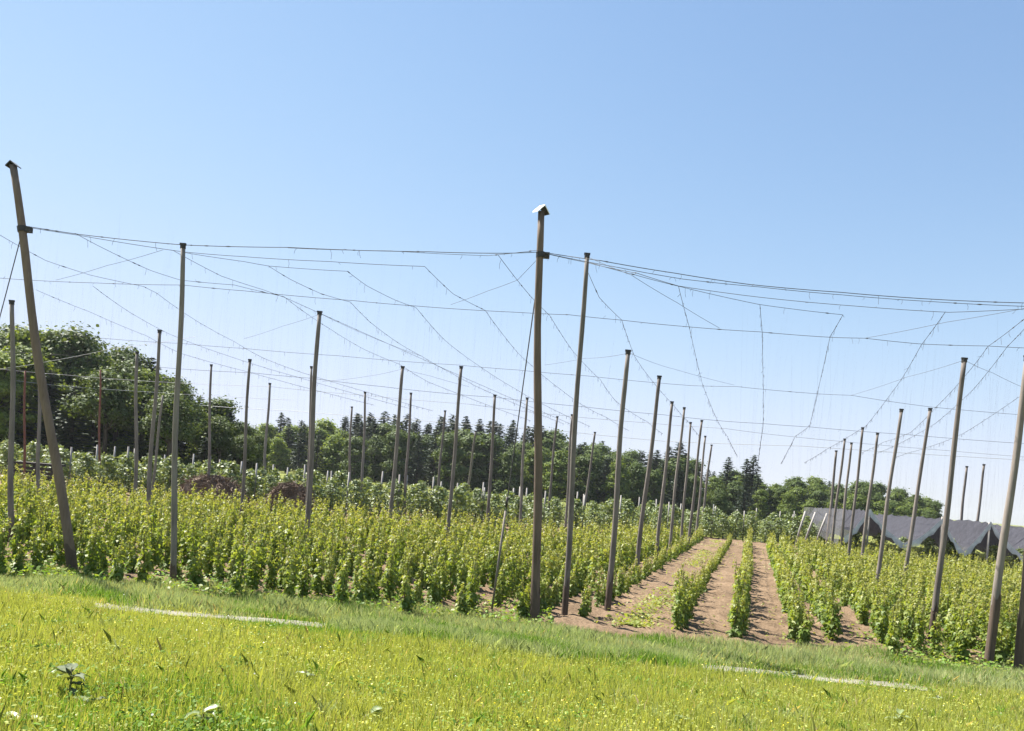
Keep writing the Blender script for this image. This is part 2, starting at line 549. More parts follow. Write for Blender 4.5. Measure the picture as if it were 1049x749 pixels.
pole('P26', (597, 533), (609.5, 443), 4.2, 'pole_grey', 'short thin grey pole slanting right behind the left field', 'top')
pole('Fp', (622, 627), (643.5, 360), 9.5, 'pole_grey', 'thick grey pole with a dark foot beside the bare lane', foot_h=.8)
pole('G', (651, 594), (675.5, 386), 7.5, 'pole_grey', 'third pole along the bare lane, grey and leaning right')
pole('P29', (672, 573), (688.5, 412), 5.8, 'pole_grey', 'fourth pole along the bare lane', 'top')
pole('P30', (686, 560), (701, 418), 4.8, 'pole_grey', 'fifth pole along the bare lane', 'top')
pole('P31', (698, 553), (707.5, 433), 4.2, 'pole_grey', 'sixth and shorter pole along the bare lane', 'top')
pole('P32', (706, 548), (719, 431), 4.5, 'pole_grey', 'seventh pole along the bare lane, tall and strongly leaning', 'top')
pole('P33', (713.5, 543), (722.5, 447), 3.8, 'pole_grey', 'second last pole at the far end of the bare lane', 'top')
pole('P34', (718.5, 540), (729, 456), 3.8, 'pole_grey', 'last pole at the far end of the bare lane', 'top')
pole('R35', (846.6, 563), (856.7, 462), 4.6, 'pole_grey', 'leftmost pole of the right field beside the net', 'top')
pole('R36', (851, 568), (865.4, 450), 4.4, 'pole_grey', 'second pole from the left in the right field', 'top')
pole('R37', (860, 574), (872.3, 454), 4.4, 'pole_grey', 'third pole from the left in the right field', 'top')
pole('R38', (868, 584), (883.8, 438.5), 4.8, 'pole_grey', 'fourth pole from the left in the right field', 'top')
pole('R39', (880.6, 592), (899, 444), 5.2, 'pole_grey', 'fifth pole from the left in the right field', 'top')
pole('R40', (895, 617), (923.5, 420), 6.5, 'pole_grey', 'grey pole in the right field before the left end of the net', 'base')
pole('R41', (924.7, 603), (953, 419), 6.5, 'pole_grey', 'grey pole in the right field before the middle of the net', 'top')
pole('R42', (954, 656), (988, 368), 9.5, 'pole_grey', 'thick grey pole with a dark foot near the front of the right field', foot_h=.8)
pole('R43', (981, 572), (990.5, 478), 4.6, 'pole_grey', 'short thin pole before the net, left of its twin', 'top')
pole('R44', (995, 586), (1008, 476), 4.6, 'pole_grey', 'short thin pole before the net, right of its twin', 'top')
pole('I', (1012, 684), (1053, 366), 12.5, 'pole_grey', 'thickest pale pole near the right edge with a dark foot', foot_h=1.35)
pole('Z', (1043, 689), (1073, 330), 13, 'pole_brown', 'dark brown pole cut off by the right edge of the photo', foot_h=1.0)

# ------------------------------------------------------------------ wires
HW = 6.5


def wpt(p):
    if isinstance(p[0], str): return axis_point(p[0], p[1])
    return on_ground(p[0], p[1], p[2] if len(p) > 2 else HW)


def wire(pts, label, r=.0045, m='wire', barbs=0.0, group='wires of the hop trellis', sag=.03, name='trellis_wire', blen=.14):
    P = [wpt(p) for p in pts]
    if group == rowg:      # the wire runs on to the far end of the field
        e = P[-1]; k = 47 - e.y
        if k > 3:
            P.append(Vector((e.x + ROWX * k, 47, HW + SLOPE * (e.x + ROWX * k))))
    # gentle sag between supports
    Q = []
    for a, b in zip(P, P[1:]):
        k = 6
        for i in range(k):
            f = i / k; q = a.lerp(b, f); q.z -= sag * 4 * f * (1 - f) * min(1, (b - a).length / 6)
            Q.append(q)
    Q.append(P[-1])
    o0 = Q[0].copy()
    root = None
    mb = MB(); mb.tube([q - o0 for q in Q], [r * max(1, q.y / 24) for q in Q], 5)
    if barbs:
        for a, b in zip(Q, Q[1:]):
            Ln = (b - a).length; n = Ln / barbs; k = int(n) + (random.random() < n % 1)
            for _ in range(min(k, 14)):
                q = a.lerp(b, random.random()) - o0
                kind = random.random()
                l = blen * random.uniform(.3, 1.2)
                if kind < .55:      # stub of cut twine hanging down
                    e = q + Vector((random.uniform(-.04, .04), random.uniform(-.04, .04), -l))
                    mb.tube([q, q.lerp(e, .5) + Vector((random.uniform(-.02, .02), 0, 0)), e], .003 * max(1, a.y / 20), 3)
                elif kind < .8:     # knot round the wire
                    d = (b - a).normalized() * random.uniform(.03, .09)
                    mb.tube([q - d, q, q + d], [.004, .013, .004], 5)
                else:
                    e = q + Vector((random.uniform(-.08, .08), random.uniform(-.08, .08), random.uniform(-.05, .06)))
                    mb.tube([q, e], .0035 * max(1, a.y / 20), 3)
    o = mb.build(name, M[m]); o.location = o0
    tag(o, label, 'wire', group)
    return o


cross = 'wires strung across the rows'; rowg = 'wires strung along the rows'; brace = 'bracing wires between the poles'
wire([('left', 231), (80, 240), ('A', 248), (295, 253.5), (440, 258), (515, 259.5), ('main', 258)], 'upper front wire from the leaning capped pole to the upright capped pole', .0065, barbs=.45, group=cross)
wire([('left', 232), (80, 241), (187, 258), (250, 263), (338, 268), (435, 273)], 'front wire sagging below the upper one, from the leaning capped pole', .005, barbs=.8, group=cross)
wire([(187, 258.5), (250, 268), (275, 272.5), (356, 278)], 'lowest of the three front wires right of the first grey pole', .0045, barbs=1.2, group=cross)
wire([(295, 254), (400, 257), (500, 262), (553, 256)], 'wire nearly touching the upper front wire left of the capped pole', .004, barbs=.7, group=cross)
wire([('main', 258), (615, 267), (692, 280), (768, 291.5), (861, 299.5), (954, 306.5), (1053, 310.5), (1130, 316)], 'topmost wire from the upright capped pole to the right edge', .0065, barbs=.45, group=cross)
wire([('main', 258.5), (633, 274), (700, 286), (778, 294), (861, 302), (954, 309), (1053, 314), (1130, 320)], 'second wire from the upright capped pole to the right edge', .005, barbs=.6, group=cross)
wire([('main', 258.5), ('E', 269), (653, 280), (695, 293), (778, 304.5), (875, 313.5), (972, 320), (1060, 316)], 'third wire from the upright capped pole, hanging below the upper two', .005, barbs=.8, group=cross)
wire([('E', 268), (650, 281.5), (694, 293), (778, 312), (863, 322.5)], 'wire descending right from the slim dark pole to the twisted row wire', .0045, barbs=1.5, group=cross)
wire([(-40, 282), (0, 285), (100, 290), (187, 292), (250, 298), (362, 308), (426, 313.5), (530, 320), (583, 322.5), (637, 328), (707, 335), (778, 340), (849, 345.5), (886, 346.5), (944, 352.5), (1012, 354.5), (1090, 358)], 'long cross wire passing behind the upright capped pole below its wires', .0055, barbs=1.2, group=cross)
wire([(-40, 337), (10, 337), (110, 347), (187, 352), (250, 357), (347, 364.5), (470, 374), (530, 379), (600, 385), (707, 395), (754, 396), (838, 403.5), (872, 405), (954, 417), (1090, 428)], 'second long cross wire, at half height in the sky', .0055, barbs=1.5, group=cross)
wire([(-30, 358), (17, 360.5), (73, 364), (160, 376), (259, 382), (318, 387.5), (391, 396), (473, 404.5), (507, 407), (600, 417), (680, 425), (736, 431), (782, 434), (831, 437.5), (926, 445), (1090, 457)], 'third long cross wire, just above the treetops', .0055, barbs=2, group=cross)
wire([(-20, 376), (66, 384), (160, 391), (276, 396), (374, 405), (480, 414), (560, 424), (660, 433), (743, 439), (803, 446.5), (975, 462), (1080, 470)], 'fourth long cross wire, low over the trees', .0055, m='wire_sunlit', barbs=3, group=cross)
wire([(-20, 395), (17, 397.5), (73, 405.5), (137, 409), (171, 411), (215, 416), (300, 421), (420, 430), (570, 441), (680, 452), (821, 457), (1060, 472)], 'pale shining wire crossing in front of the left wood', .0065, m='wire_sunlit', barbs=3, group=cross)
wire([(17, 390), (60, 395), (160, 402), (216, 405), (300, 410)], 'faint pale wire just above the shining one before the left wood', .005, m='wire_sunlit', barbs=3, group=cross)
wire([(0, 378), (51, 370), (115, 357), (200, 345)], 'slanting pale bracing wire across the left wood', .005, m='wire_sunlit', group=brace)

TW = dict(r=.0046, barbs=.4, group=rowg, blen=.16)
wire([(77, 239), (107, 255), (154, 277), (185, 287), (240, 292), (291, 304), (318, 324), (338, 337), (373, 358), (409, 373), (440, 392)], 'row wire starting beside the leaning capped pole', **TW)
wire([(-10, 235), (47, 267), (93, 282), (147, 293.5), (160, 300), (200, 328), (240, 350), (270, 367), (310, 382)], 'row wire crossing behind the leaning capped pole', **TW)
wire([(178, 257), (227, 283), (270, 297), (291, 304.5)], 'short row wire starting at the first tall grey pole', **TW)
wire([(275, 272.5), (297, 286), (329, 301), (359, 309.5), (379, 330), (409, 352), (432, 365), (462, 382), (497, 400)], 'row wire starting above the thick grey pole by the brush heaps', **TW)
wire([(356, 278), (376, 293), (406, 308), (426, 315), (456, 349), (488, 373), (529, 399), (550, 411)], 'row wire starting at the end of the lowest front wire', **TW)
wire([(435, 273), (464, 301), (497, 318), (530, 361), (543, 373), (573, 398), (600, 417), (622, 428)], 'row wire starting left of the upright capped pole, the outer of two', **TW)
wire([(510, 261), (543, 303), (563, 323), (587, 360), (615, 389), (630, 410), (643, 420), (663, 432)], 'row wire starting close to the upright capped pole, the inner of two', **TW)
wire([('E', 275), (614, 305), (637, 328), (650, 365), (668, 390), (690, 415), (705, 432)], 'curved row wire hanging from the slim dark pole', **TW)
wire([(37, 297), (93, 320), (150, 344), (185, 362), (250, 380)], 'row wire low on the left, above the wood', **TW)
wire([(95, 293), (133, 320), (173, 342), (220, 360), (300, 385)], 'row wire low on the left, right of its neighbour above the wood', **TW)
wire([(695, 293), (706, 334.5), (720, 395), (735.5, 432), (745, 447), (755.5, 467.5)], 'twisted row wire over the bare lane bending right as it drops', **TW)
wire([(778.5, 312), (781, 341), (782, 400), (782, 434), (778, 462), (777, 472)], 'twisted row wire dropping almost straight over the planted row', **TW)
wire([(863.5, 322.5), (850.5, 344.5), (837, 404), (829.5, 436), (815, 446.5), (800, 475)], 'twisted row wire bending left above the right field', **TW)
wire([(968.5, 319.5), (944, 353), (922.5, 390), (887.5, 436), (849, 459), (824, 474)], 'long twisted row wire sweeping left over the right field poles', **TW)
wire([(1049, 327), (1012, 355), (993, 380), (961, 415), (933, 443), (905, 453)], 'row wire above the thick pole of the right field', **TW)
wire([(1060, 325), (1032, 355), (996, 400), (958, 434), (920, 455)], 'row wire just right of the one above the thick pole', **TW)
wire([(1062, 395), (1042, 408), (986, 444.5), (954, 457), (930, 464)], 'lowest row wire at the right edge', **TW)
BR = dict(r=.0038, group=brace)
wire([('E', 263), (647, 282), (693.5, 310), (737, 336)], 'bracing wire dropping right from the top of the slim dark pole', **BR)
wire([('Fp', 361), (690, 378), (752, 394.5)], 'bracing wire dropping right from the thick pole by the lane', **BR)
wire([('Fp', 362), (600, 367), (558, 374)], 'bracing wire dropping left from the thick pole by the lane', **BR)
wire([(167, 256), (110, 272), (57, 287)], 'bracing wire slanting down left near the first grey pole', **BR)
wire([('B', 321), (375, 343), (432, 365)], 'bracing wire dropping right from the thick pole by the brush heaps', **BR)
wire([('B', 322), (290, 334), (250, 347)], 'bracing wire dropping left from the thick pole by the brush heaps', **BR)
wire([('main', 262), (530, 287), (500, 298), (462, 312)], 'bracing wire slanting down left from the upright capped pole', **BR)
wire([('R42', 369), (930, 386), (872, 405)], 'bracing wire dropping left from the thick pole of the right field', **BR)
wire([('R42', 369), (1017, 382), (1046, 396)], 'bracing wire dropping right from the thick pole of the right field', **BR)
wire([(1055, 315), (970, 330), (886, 346.5)], 'slanting bracing wire near the right edge below the topmost wires', **BR)
wire([('C', 378), (440, 385), (480, 396)], 'bracing wire dropping right from the leaning pole of the left field', **BR)
wire([('C', 378), (380, 385), (330, 391)], 'bracing wire dropping left from the leaning pole of the left field', **BR)


def guy(a, b, label, r=.011):
    mb = MB(); o0 = b.copy()
    mb.tube([b - o0 - Vector((0, 0, .2)), a.lerp(b, .5) - o0, a - o0], r, 6)
    root = empty('guy_wire', o0); tag(root, label, 'guy wire', 'guy wires of the edge poles')
    mb.build('cable', M['wire'], root)
    # sleeve and turnbuckle near the anchor
    mb = MB(); mb.tube([(a - b) * .02, (a - b) * .30], r * 1.9, 8); mb.build('sleeve', M['pole_grey'], root, True)
    mb = MB(); mb.tube([(a - b) * .31, (a - b) * .34], r * 2.2, 8); mb.build('turnbuckle', M['clamp'], root, True)
    return root


guy(axis_point('main', 266), on_ground(503, 631), 'slanting anchor cable from the upright capped pole down into the left field', .011)
guy(axis_point('left', 236), on_ground(-62, 560), 'anchor cable running down left from the leaning capped pole', .009)

# ------------------------------------------------------------------ hop plants
def hop_leaves(seed, n, h, lean, size, width=.17, two=True, tipy=1.2):
    g = np.random.default_rng(seed)
    t = g.random(n) ** 1.05
    which = g.integers(0, 2 if two else 1, n)
    dirs = np.array([(lean[0], lean[1]), (-lean[0] * .8, -lean[1] * .8)])
    ph = g.random(2) * 6
    hh = np.array([h, h * g.uniform(.72, .98)])[which]
    z = t * hh
    a = z * 7 + ph[which]
    cx = dirs[which, 0] * z + .03 * np.cos(a)
    cy = dirs[which, 1] * z + .03 * np.sin(a)
    ang = g.random(n) * 2 * np.pi
    w = width * np.interp(t, [0, .2, .6, .9, 1], [1.0, 1.15, .85, .45, .15])
    rad = w * np.sqrt(g.random(n))
    c = np.stack([cx + rad * np.cos(ang), cy + rad * np.sin(ang), np.maximum(z + g.normal(scale=.03, size=n), .03)], 1)
    nrm = np.stack([np.cos(ang) * .8, np.sin(ang) * .8, g.uniform(.1, 1.1, n)], 1) + g.normal(scale=.35, size=(n, 3))
    tip = np.stack([np.cos(ang), np.sin(ang), np.full(n, -.7)], 1)
    s = size * np.interp(t, [0, .15, .6, 1], [.75, 1.1, .9, .4]) * g.uniform(.7, 1.3, n)
    V = place(HOP_LEAF, c, rot_from(nrm, g, tip), s)
    u = t * tipy + g.normal(scale=.16, size=n)
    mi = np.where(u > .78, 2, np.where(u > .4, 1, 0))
    return V, mi


NV = 9
hop_variants = []
for k in range(NV):
    g = np.random.default_rng(100 + k)
    h = [1.0, 1.15, .85, 1.38, 1.05, .72, 1.2, .95, .6][k]
    lean = (g.uniform(-.09, .09), g.uniform(-.09, .09))
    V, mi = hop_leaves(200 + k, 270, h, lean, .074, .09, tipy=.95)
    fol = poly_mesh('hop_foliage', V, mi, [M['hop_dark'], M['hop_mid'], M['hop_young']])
    mb = MB()
    for sgn, hk in ((1, h), (-.8, h * .85)):
        pts = []
        for i in range(12):
            z = hk * 1.02 * i / 11
            pts.append((lean[0] * sgn * z + .025 * math.cos(z * 7), lean[1] * sgn * z + .025 * math.sin(z * 7), z - (.05 if i == 0 else 0)))
        mb.tube(pts, [.011 * (1 - .6 * i / 11) for i in range(12)], 5)
    stem = mb.mesh('hop_bine', [M['stem']], True)
    mb = MB()
    for sgn in (1, -.8):
        mb.tube([(0, 0, 0), (lean[0] * sgn * 6.1, lean[1] * sgn * 6.1, 6.1)], .0003, 3)
    st = mb.mesh('hop_string', [M['wire']])
    hop_variants.append((fol, stem, st, h))

# where plants stand
left_rows = [1.45 - 1.0 * k for k in range(0, 42)]
lane_rows = [3.3, 4.5]
right_rows = [5.7, 6.4] + [7.5 + .66 * k for k in range(0, 44)]
spots = []
for group, rows in (('left', left_rows), ('lane', lane_rows), ('right', right_rows)):
    for ri, x0 in enumerate(rows):
        y = 14.15 + rng.uniform(0, .3)
        if group == 'left': y = (14.6, 13.9, 13.5)[ri] if ri < 3 else 13.05 + rng.uniform(0, .45)
        if group == 'right' and ri > 1: y = 13.75 + rng.uniform(0, .35)
        if group == 'right' and ri in (1,): y = 15.2
        step = .4 if group != 'lane' else .34
        while True:
            x = x0 + ROWX * (y - Y0)
            if y > float(far_edge(x)): break
            z = float(ground(x, y))
            u, v = proj((x, y, z + .6))
            if -45 < u < 1095:
                if not (group == 'left' and rng.random() < .04):
                    spots.append((y, x + rng.normal(scale=.05 if group != 'right' or ri < 2 else .12), group, ri))
            y += step * rng.uniform(.8, 1.2)
keepers = [POLES[k][0] for k in ('left', 'A', 'main', 'E', 'Fp', 'L', 'R42', 'I', 'Z')]
def hides(y, x):
    return any(abs(x - p.x * y / p.y) < .32 and p.y - 1.9 < y < p.y + .12 for p in keepers)
spots = [q for q in spots if not hides(q[0], q[1])]
spots.sort()
print('hop plants', len(spots))
near = spots[:300]; rest = spots[300:]


def zone(x, y, grp, ri):
    u, v = proj((x, y, float(ground(x, y)) + .5))
    if grp == 'lane':
        return ('leafy green hop plant in the single row between the two bare lanes' if ri == 0 else 'green hop plant in the narrow straight row right of the bare lane', 'lane row %d' % ri)
    if grp == 'right':
        if ri < 2: return 'green hop plant in the first rows right of the bare lanes', 'right first rows'
        return ('hop plant in the thicket round the thick grey poles on the right', 'right thicket') if u > 930 else ('hop plant in the dense front of the right field left of the thick pole', 'right front')
    if ri == 0: return 'low hop plant at the edge of the bare lane by its row of poles', 'lane edge row'
    if u < 75: return 'hop plant at the field front left of the leaning capped pole', 'front far left'
    if u < 178: return 'hop plant at the field front between the leaning capped pole and first grey pole', 'front left'
    if u < 330: return 'hop plant at the field front right of the first grey pole', 'front left middle'
    if u < 503: return 'hop plant at the field front left of the anchor cable', 'front middle'
    return 'hop plant at the field front round the upright capped pole', 'front capped pole'


for i, (y, x, grp, ri) in enumerate(near):
    k = int(rng.integers(0, NV))
    if grp == 'lane' and ri == 0 and y < 17: k = [0, 3, 1][i % 3]
    fol, stem, st, h = hop_variants[k]
    r = empty('hop_plant', (x, y, float(ground(x, y)) + .02), rng.uniform(0, 6.28))
    s = rng.uniform(.85, 1.12) * (.8 if (grp, ri) == ('left', 0) else 1) * (1 if grp != 'lane' else 1.0 if ri else .95 if y < 16.3 else .62)
    r.scale = (s * rng.uniform(.95, 1.2), s * rng.uniform(.95, 1.2), s)
    lab, gr = zone(x, y, grp, ri)
    tag(r, lab, 'hop plant', 'hop plants: ' + gr)
    link(bpy.data.objects.new('foliage', fol), r)
    link(bpy.data.objects.new('bine', stem), r)
    link(bpy.data.objects.new('string', st), r)

# the rest of the field beyond the nearest 300 plants
Vs, Ms = [], []
lowv = {}
for lod, n, sz in ((0, 150, .085), (1, 90, .105)):
    for k in range(8):
        h = .72 + .075 * k
        g = np.random.default_rng(300 + k)
        V, mi = hop_leaves(400 + k + 50 * lod, n, h, (g.uniform(-.08, .08), g.uniform(-.08, .08)), sz, .095)
        lowv[lod, k] = (V, mi)
for (y, x, grp, ri) in rest:
    V, mi = lowv[0 if y < 28 else 1, int(rng.integers(0, 8))]
    a = rng.uniform(0, 6.28); c, s = math.cos(a), math.sin(a)
    Rm = np.array([[c, -s, 0], [s, c, 0], [0, 0, 1]])
    sc_ = rng.uniform(.85, 1.15) * (.75 if (grp, ri) == ('left', 0) else .6 if (grp, ri) == ('lane', 0) else 1)
    Vs.append((V @ Rm.T) * sc_ + np.array([x, y, float(ground(x, y)) + .02])); Ms.append(mi)
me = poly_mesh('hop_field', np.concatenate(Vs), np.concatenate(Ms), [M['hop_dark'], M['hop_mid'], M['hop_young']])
tag(link(bpy.data.objects.new('hop_field', me)), 'mass of yellow green young hop plants filling the field behind the front rows', 'hop plants', kind='stuff')

# low weeds on the bare lanes
g = np.random.default_rng(55)
n = 4200
yy = 14.2 + 34 * g.random(n) ** 1.6
off = np.where(g.random(n) < .72, g.normal(2.45, .22, n), g.uniform(1.6, 7.5, n))
keep = (np.sin(yy * 1.1) + np.sin(yy * .37 + 2) + g.normal(scale=.6, size=n)) > -.5
xx = off + ROWX * (yy - Y0)
xx, yy = xx[keep], yy[keep]; n = len(xx)
c = np.stack([xx, yy, ground(xx, yy) + .05 + .05 * g.random(n)], 1)
V = place(OVAL, c, rot_from(np.stack([g.normal(scale=.5, size=n), g.normal(scale=.5, size=n), np.ones(n)], 1), g), g.uniform(.05, .11, n))
me = poly_mesh('lane_weeds', V, g.integers(0, 2, n), [M['hop_young'], M['hop_mid']])
tag(link(bpy.data.objects.new('lane_weeds', me)), 'thin scatter of low weeds growing on the bare soil lanes', 'weeds', kind='stuff')

# low growth between the plants at the field front
g = np.random.default_rng(57)
n = 9000
xx = np.where(g.random(n) < .7, g.uniform(-13, 1.0, n), g.uniform(7.2, 13, n))
yy = 13.1 + 2.6 * g.random(n) ** 1.4
keep = np.sin(xx * 2.3 + 1) + np.sin(xx * 5.1 + yy * 2) + g.normal(scale=.7, size=n) > -.9
xx, yy = xx[keep], yy[keep]; n = len(xx)
c = np.stack([xx, yy, ground(xx, yy) + .04 + .16 * g.random(n)], 1)
V = place(OVAL, c, rot_from(np.stack([g.normal(scale=.6, size=n), g.normal(scale=.6, size=n), np.ones(n)], 1), g), g.uniform(.05, .1, n))
me = poly_mesh('front_weeds', V, g.integers(0, 2, n), [M['hop_mid'], M['grass_lush']])
tag(link(bpy.data.objects.new('front_weeds', me)), 'low weeds growing between the first plants at the field front', 'weeds', kind='stuff')

# ------------------------------------------------------------------ grass on the bank
def blades(xx, yy, hh, ww, seed, bend=.45):
    g = np.random.default_rng(seed); n = len(xx)
    a = g.random(n) * 2 * np.pi
    lean = g.random(n) * bend
    la = g.random(n) * 2 * np.pi
    bx, by, bz = xx, yy, ground(xx, yy) - .02
    dx, dy = np.cos(a) * ww / 2, np.sin(a) * ww / 2
    lx, ly = np.cos(la) * lean * hh, np.sin(la) * lean * hh
    P = np.empty((n, 5, 3))
    P[:, 0] = np.stack([bx - dx, by - dy, bz], 1)
    P[:, 1] = np.stack([bx + dx, by + dy, bz], 1)
    P[:, 2] = np.stack([bx + dx * .8 + lx * .3, by + dy * .8 + ly * .3, bz + hh * .55], 1)
    P[:, 3] = np.stack([bx + lx, by + ly, bz + hh * (1 - .3 * lean)], 1)
    P[:, 4] = np.stack([bx - dx * .8 + lx * .3, by - dy * .8 + ly * .3, bz + hh * .55], 1)
    return P


def patch(x, y, f, s):
    return np.sin(x * f + s) * np.sin(y * f * 1.3 + s * 2.1) + .5 * np.sin(x * f * 2.3 + y * f * 1.7 + s)


g = np.random.default_rng(21)
n = 300000
yy = 3.6 + 9.2 * g.random(n) ** .95
xx = (g.random(n) * 2 - 1) * (yy * .78 + .8)
# thinner on the path itself
dp = np.abs(yy - path_y(xx))
uu = CX + F * xx / yy
bare = np.clip(np.minimum(uu - 95, 360 - uu) / 45, 0, 1) + np.clip(np.minimum(uu - 670, 985 - uu) / 60, 0, 1)
on_path = (dp < .37)
front = (dp < .75) & (yy < path_y(xx)) & (bare > .3)
keep = ~(on_path & (g.random(n) < bare * np.clip(.93 + .25 * patch(xx, yy, 3.1, .4), .55, .96))) & (yy < path_y(xx) + .9)
xx, yy, dp, uu, front = xx[keep], yy[keep], dp[keep], uu[keep], front[keep]
pt = patch(xx, yy, 1.3, .7) + patch(xx, yy, 3.7, 2.0) * .6
hh = (.07 + .07 * g.random(len(xx)) + .03 * np.clip(pt, -1, 1)) * np.where(front, .45, 1)
hh *= np.where(g.random(len(xx)) < .03, 1.8, 1)
ww = g.uniform(.004, .009, len(xx)) * np.interp(yy, [4, 12], [.85, 1.5])
lushp = patch(xx, yy, .9, 4.0) + g.normal(scale=.45, size=len(xx)) + np.interp(yy, [9.0, 10.5, 11.5], [-.6, .35, .9])
lushp += np.clip((5.4 - yy) * .55, 0, .6) * (1 + patch(xx, yy, 1.9, 5.0))
mi = np.where(lushp > .85, 1, 0)
mi = np.where(g.random(len(xx)) < .05 + .05 * np.clip(patch(xx, yy, 2.2, 1.1), 0, 1), 2, mi)
me = poly_mesh('meadow_grass', blades(xx, yy, hh, ww, 3), mi, [M['grass'], M['grass_lush'], M['straw']])
tag(link(bpy.data.objects.new('meadow_grass', me)), 'short sunlit yellow green meadow grass covering the foreground', 'grass', kind='stuff')

# clover and small broad leaves in the sward
n = 40000
yy = 3.6 + 8.6 * g.random(n); xx = (g.random(n) * 2 - 1) * (yy * .78 + .8)
keep = (np.abs(yy - path_y(xx)) > .25) & (yy < path_y(xx) + .6); xx, yy = xx[keep], yy[keep]; n = len(xx)
c = np.stack([xx, yy, ground(xx, yy) + g.uniform(.015, .1, n)], 1)
V = place(OVAL, c, rot_from(np.stack([g.normal(scale=.5, size=n), g.normal(scale=.5, size=n), np.ones(n)], 1), g), g.uniform(.012, .032, n))
lu = patch(xx, yy, .9, 4.0) + g.normal(scale=.5, size=n)
me = poly_mesh('clover', V, np.where(lu > .7, 1, 0), [M['grass'], M['grass_lush']])
tag(link(bpy.data.objects.new('clover', me)), 'tiny broad leaves of clover among the meadow grass', 'clover', kind='stuff')

# flowers
n = 1500
yy = 3.7 + 7.5 * g.random(n); xx = (g.random(n) * 2 - 1) * (yy * .75)
keep = patch(xx, yy, .8, 1.0) + g.normal(scale=.5, size=n) > .1
xx, yy = xx[keep], yy[keep]; n = len(xx)
c = np.stack([xx, yy, ground(xx, yy) + g.uniform(.08, .17, n)], 1)
V = place(CLUMP, c, rot_from(np.stack([g.normal(scale=.5, size=n), g.normal(scale=.5, size=n) - .3, np.ones(n)], 1), g), g.uniform(.007, .015, n))
me = poly_mesh('meadow_flowers', V, np.where(g.random(n) < .1, 1, 0), [M['petal'], M['petal_white']])
tag(link(bpy.data.objects.new('meadow_flowers', me)), 'scattered tiny yellow flowers in the meadow grass', 'flowers', kind='stuff')

# tussocks of coarser grass
cxs, cys = [], []
for _ in range(150):
    y = 3.9 + 6.6 * g.random(); x = (g.random() * 2 - 1) * (y * .76)
    m = int(g.integers(25, 90)); sp = g.uniform(.04, .13)
    cxs.append(x + g.normal(scale=sp, size=m)); cys.append(y + g.normal(scale=sp, size=m))
xx, yy = np.concatenate(cxs), np.concatenate(cys); n = len(xx)
mi = np.repeat(g.integers(0, 4, 150), [len(q) for q in cxs])
mi = np.where(mi >= 3, np.where(g.random(n) < .4, 3, 1), mi)
me = poly_mesh('grass_tussocks', blades(xx, yy, g.uniform(.08, .2, n), g.uniform(.004, .008, n), 8, .8), mi, [M['grass'], M['grass_lush'], M['grass_tall'], M['straw']])
tag(link(bpy.data.objects.new('grass_tussocks', me)), 'scattered tufts of coarser grass and dry stalks in the meadow', 'grass', kind='stuff')

# patches of clover and plantain
cxs, cys = [], []
for _ in range(85):
    y = 3.8 + 6.4 * g.random() ** 1.3; x = (g.random() * 2 - 1) * (y * .76)
    m = int(g.integers(20, 80)); sp = g.uniform(.05, .16)
    cxs.append(x + g.normal(scale=sp, size=m)); cys.append(y + g.normal(scale=sp * .8, size=m))
xx, yy = np.concatenate(cxs), np.concatenate(cys); n = len(xx)
c = np.stack([xx, yy, ground(xx, yy) + g.uniform(.03, .12, n)], 1)
V = place(OVAL, c, rot_from(np.stack([g.normal(scale=.55, size=n), g.normal(scale=.55, size=n), np.ones(n)], 1), g), g.uniform(.018, .042, n))
me = poly_mesh('plantain_patches', V, (g.random(n) < .6).astype(int), [M['grass_lush'], M['clover']])
tag(link(bpy.data.objects.new('plantain_patches', me)), 'darker green patches of clover and plantain in the meadow', 'clover', kind='stuff')

# tall strip between path and hops
n = 115000
xx = (g.random(n) * 2 - 1) * 12.5
yl = path_y(xx) + .2 + .22 * patch(xx, xx * .3, 1.5, 3.0)
y1 = np.interp(xx, [-9, 0, .6, 2.6, 4.5, 9], [14.1, 14.0, 13.5, 13.35, 13.9, 14.3]) + .18 * patch(xx, xx * 0, 2.0, .5)
yy = yl + (y1 - yl) * g.random(n)
keep = np.abs(xx) < yy * .76 + .6
uu = CX + F * xx / yy
keep &= ~((uu > 585) & (uu < 850) & (yy > 13.45) & (g.random(n) < .5))
xx, yy, yl = xx[keep], yy[keep], yl[keep]; n = len(xx)
hh = np.interp(yy - yl, [0, .5, 1.1, 1.6, 2.4], [.12, .2, .22, .21, .17]) * g.uniform(.5, 1.25, n) * (1 + .3 * np.clip(patch(xx, yy, 1.6, .3), -1, 1))
ww = g.uniform(.006, .013, n)
lu = patch(xx, yy, 1.1, 2.2) + g.normal(scale=.5, size=n)
mi = np.where(lu > .9, 1, np.where(g.random(n) < .08, 2, 0))
me = poly_mesh('tall_grass', blades(xx, yy, hh, ww, 5, .6), mi, [M['grass_tall'], M['grass_lush'], M['straw']])
tag(link(bpy.data.objects.new('tall_grass', me)), 'taller grey green grass strip between the path and the hop field', 'grass', kind='stuff')

# seam of tall grass hiding the middle of the path, and darker tufts below it
n = 26000
ux = g.random(n)
xx = np.interp(ux, [0, 1], [on_ground(352, 642).x, on_ground(700, 682).x]) + g.normal(scale=.12, size=n)
yy = path_y(xx) + g.normal(scale=.28, size=n) - .1
hh = g.uniform(.1, .26, n); ww = g.uniform(.006, .012, n)
lu = patch(xx, yy, 1.7, 1.2) + g.normal(scale=.5, size=n)
me = poly_mesh('path_edge_grass', blades(xx, yy, hh, ww, 6, .6), np.where(lu > .2, 1, 0), [M['grass_tall'], M['grass_lush']])
tag(link(bpy.data.objects.new('path_edge_grass', me)), 'lush green grass grown over the middle of the gravel path', 'grass', kind='stuff')


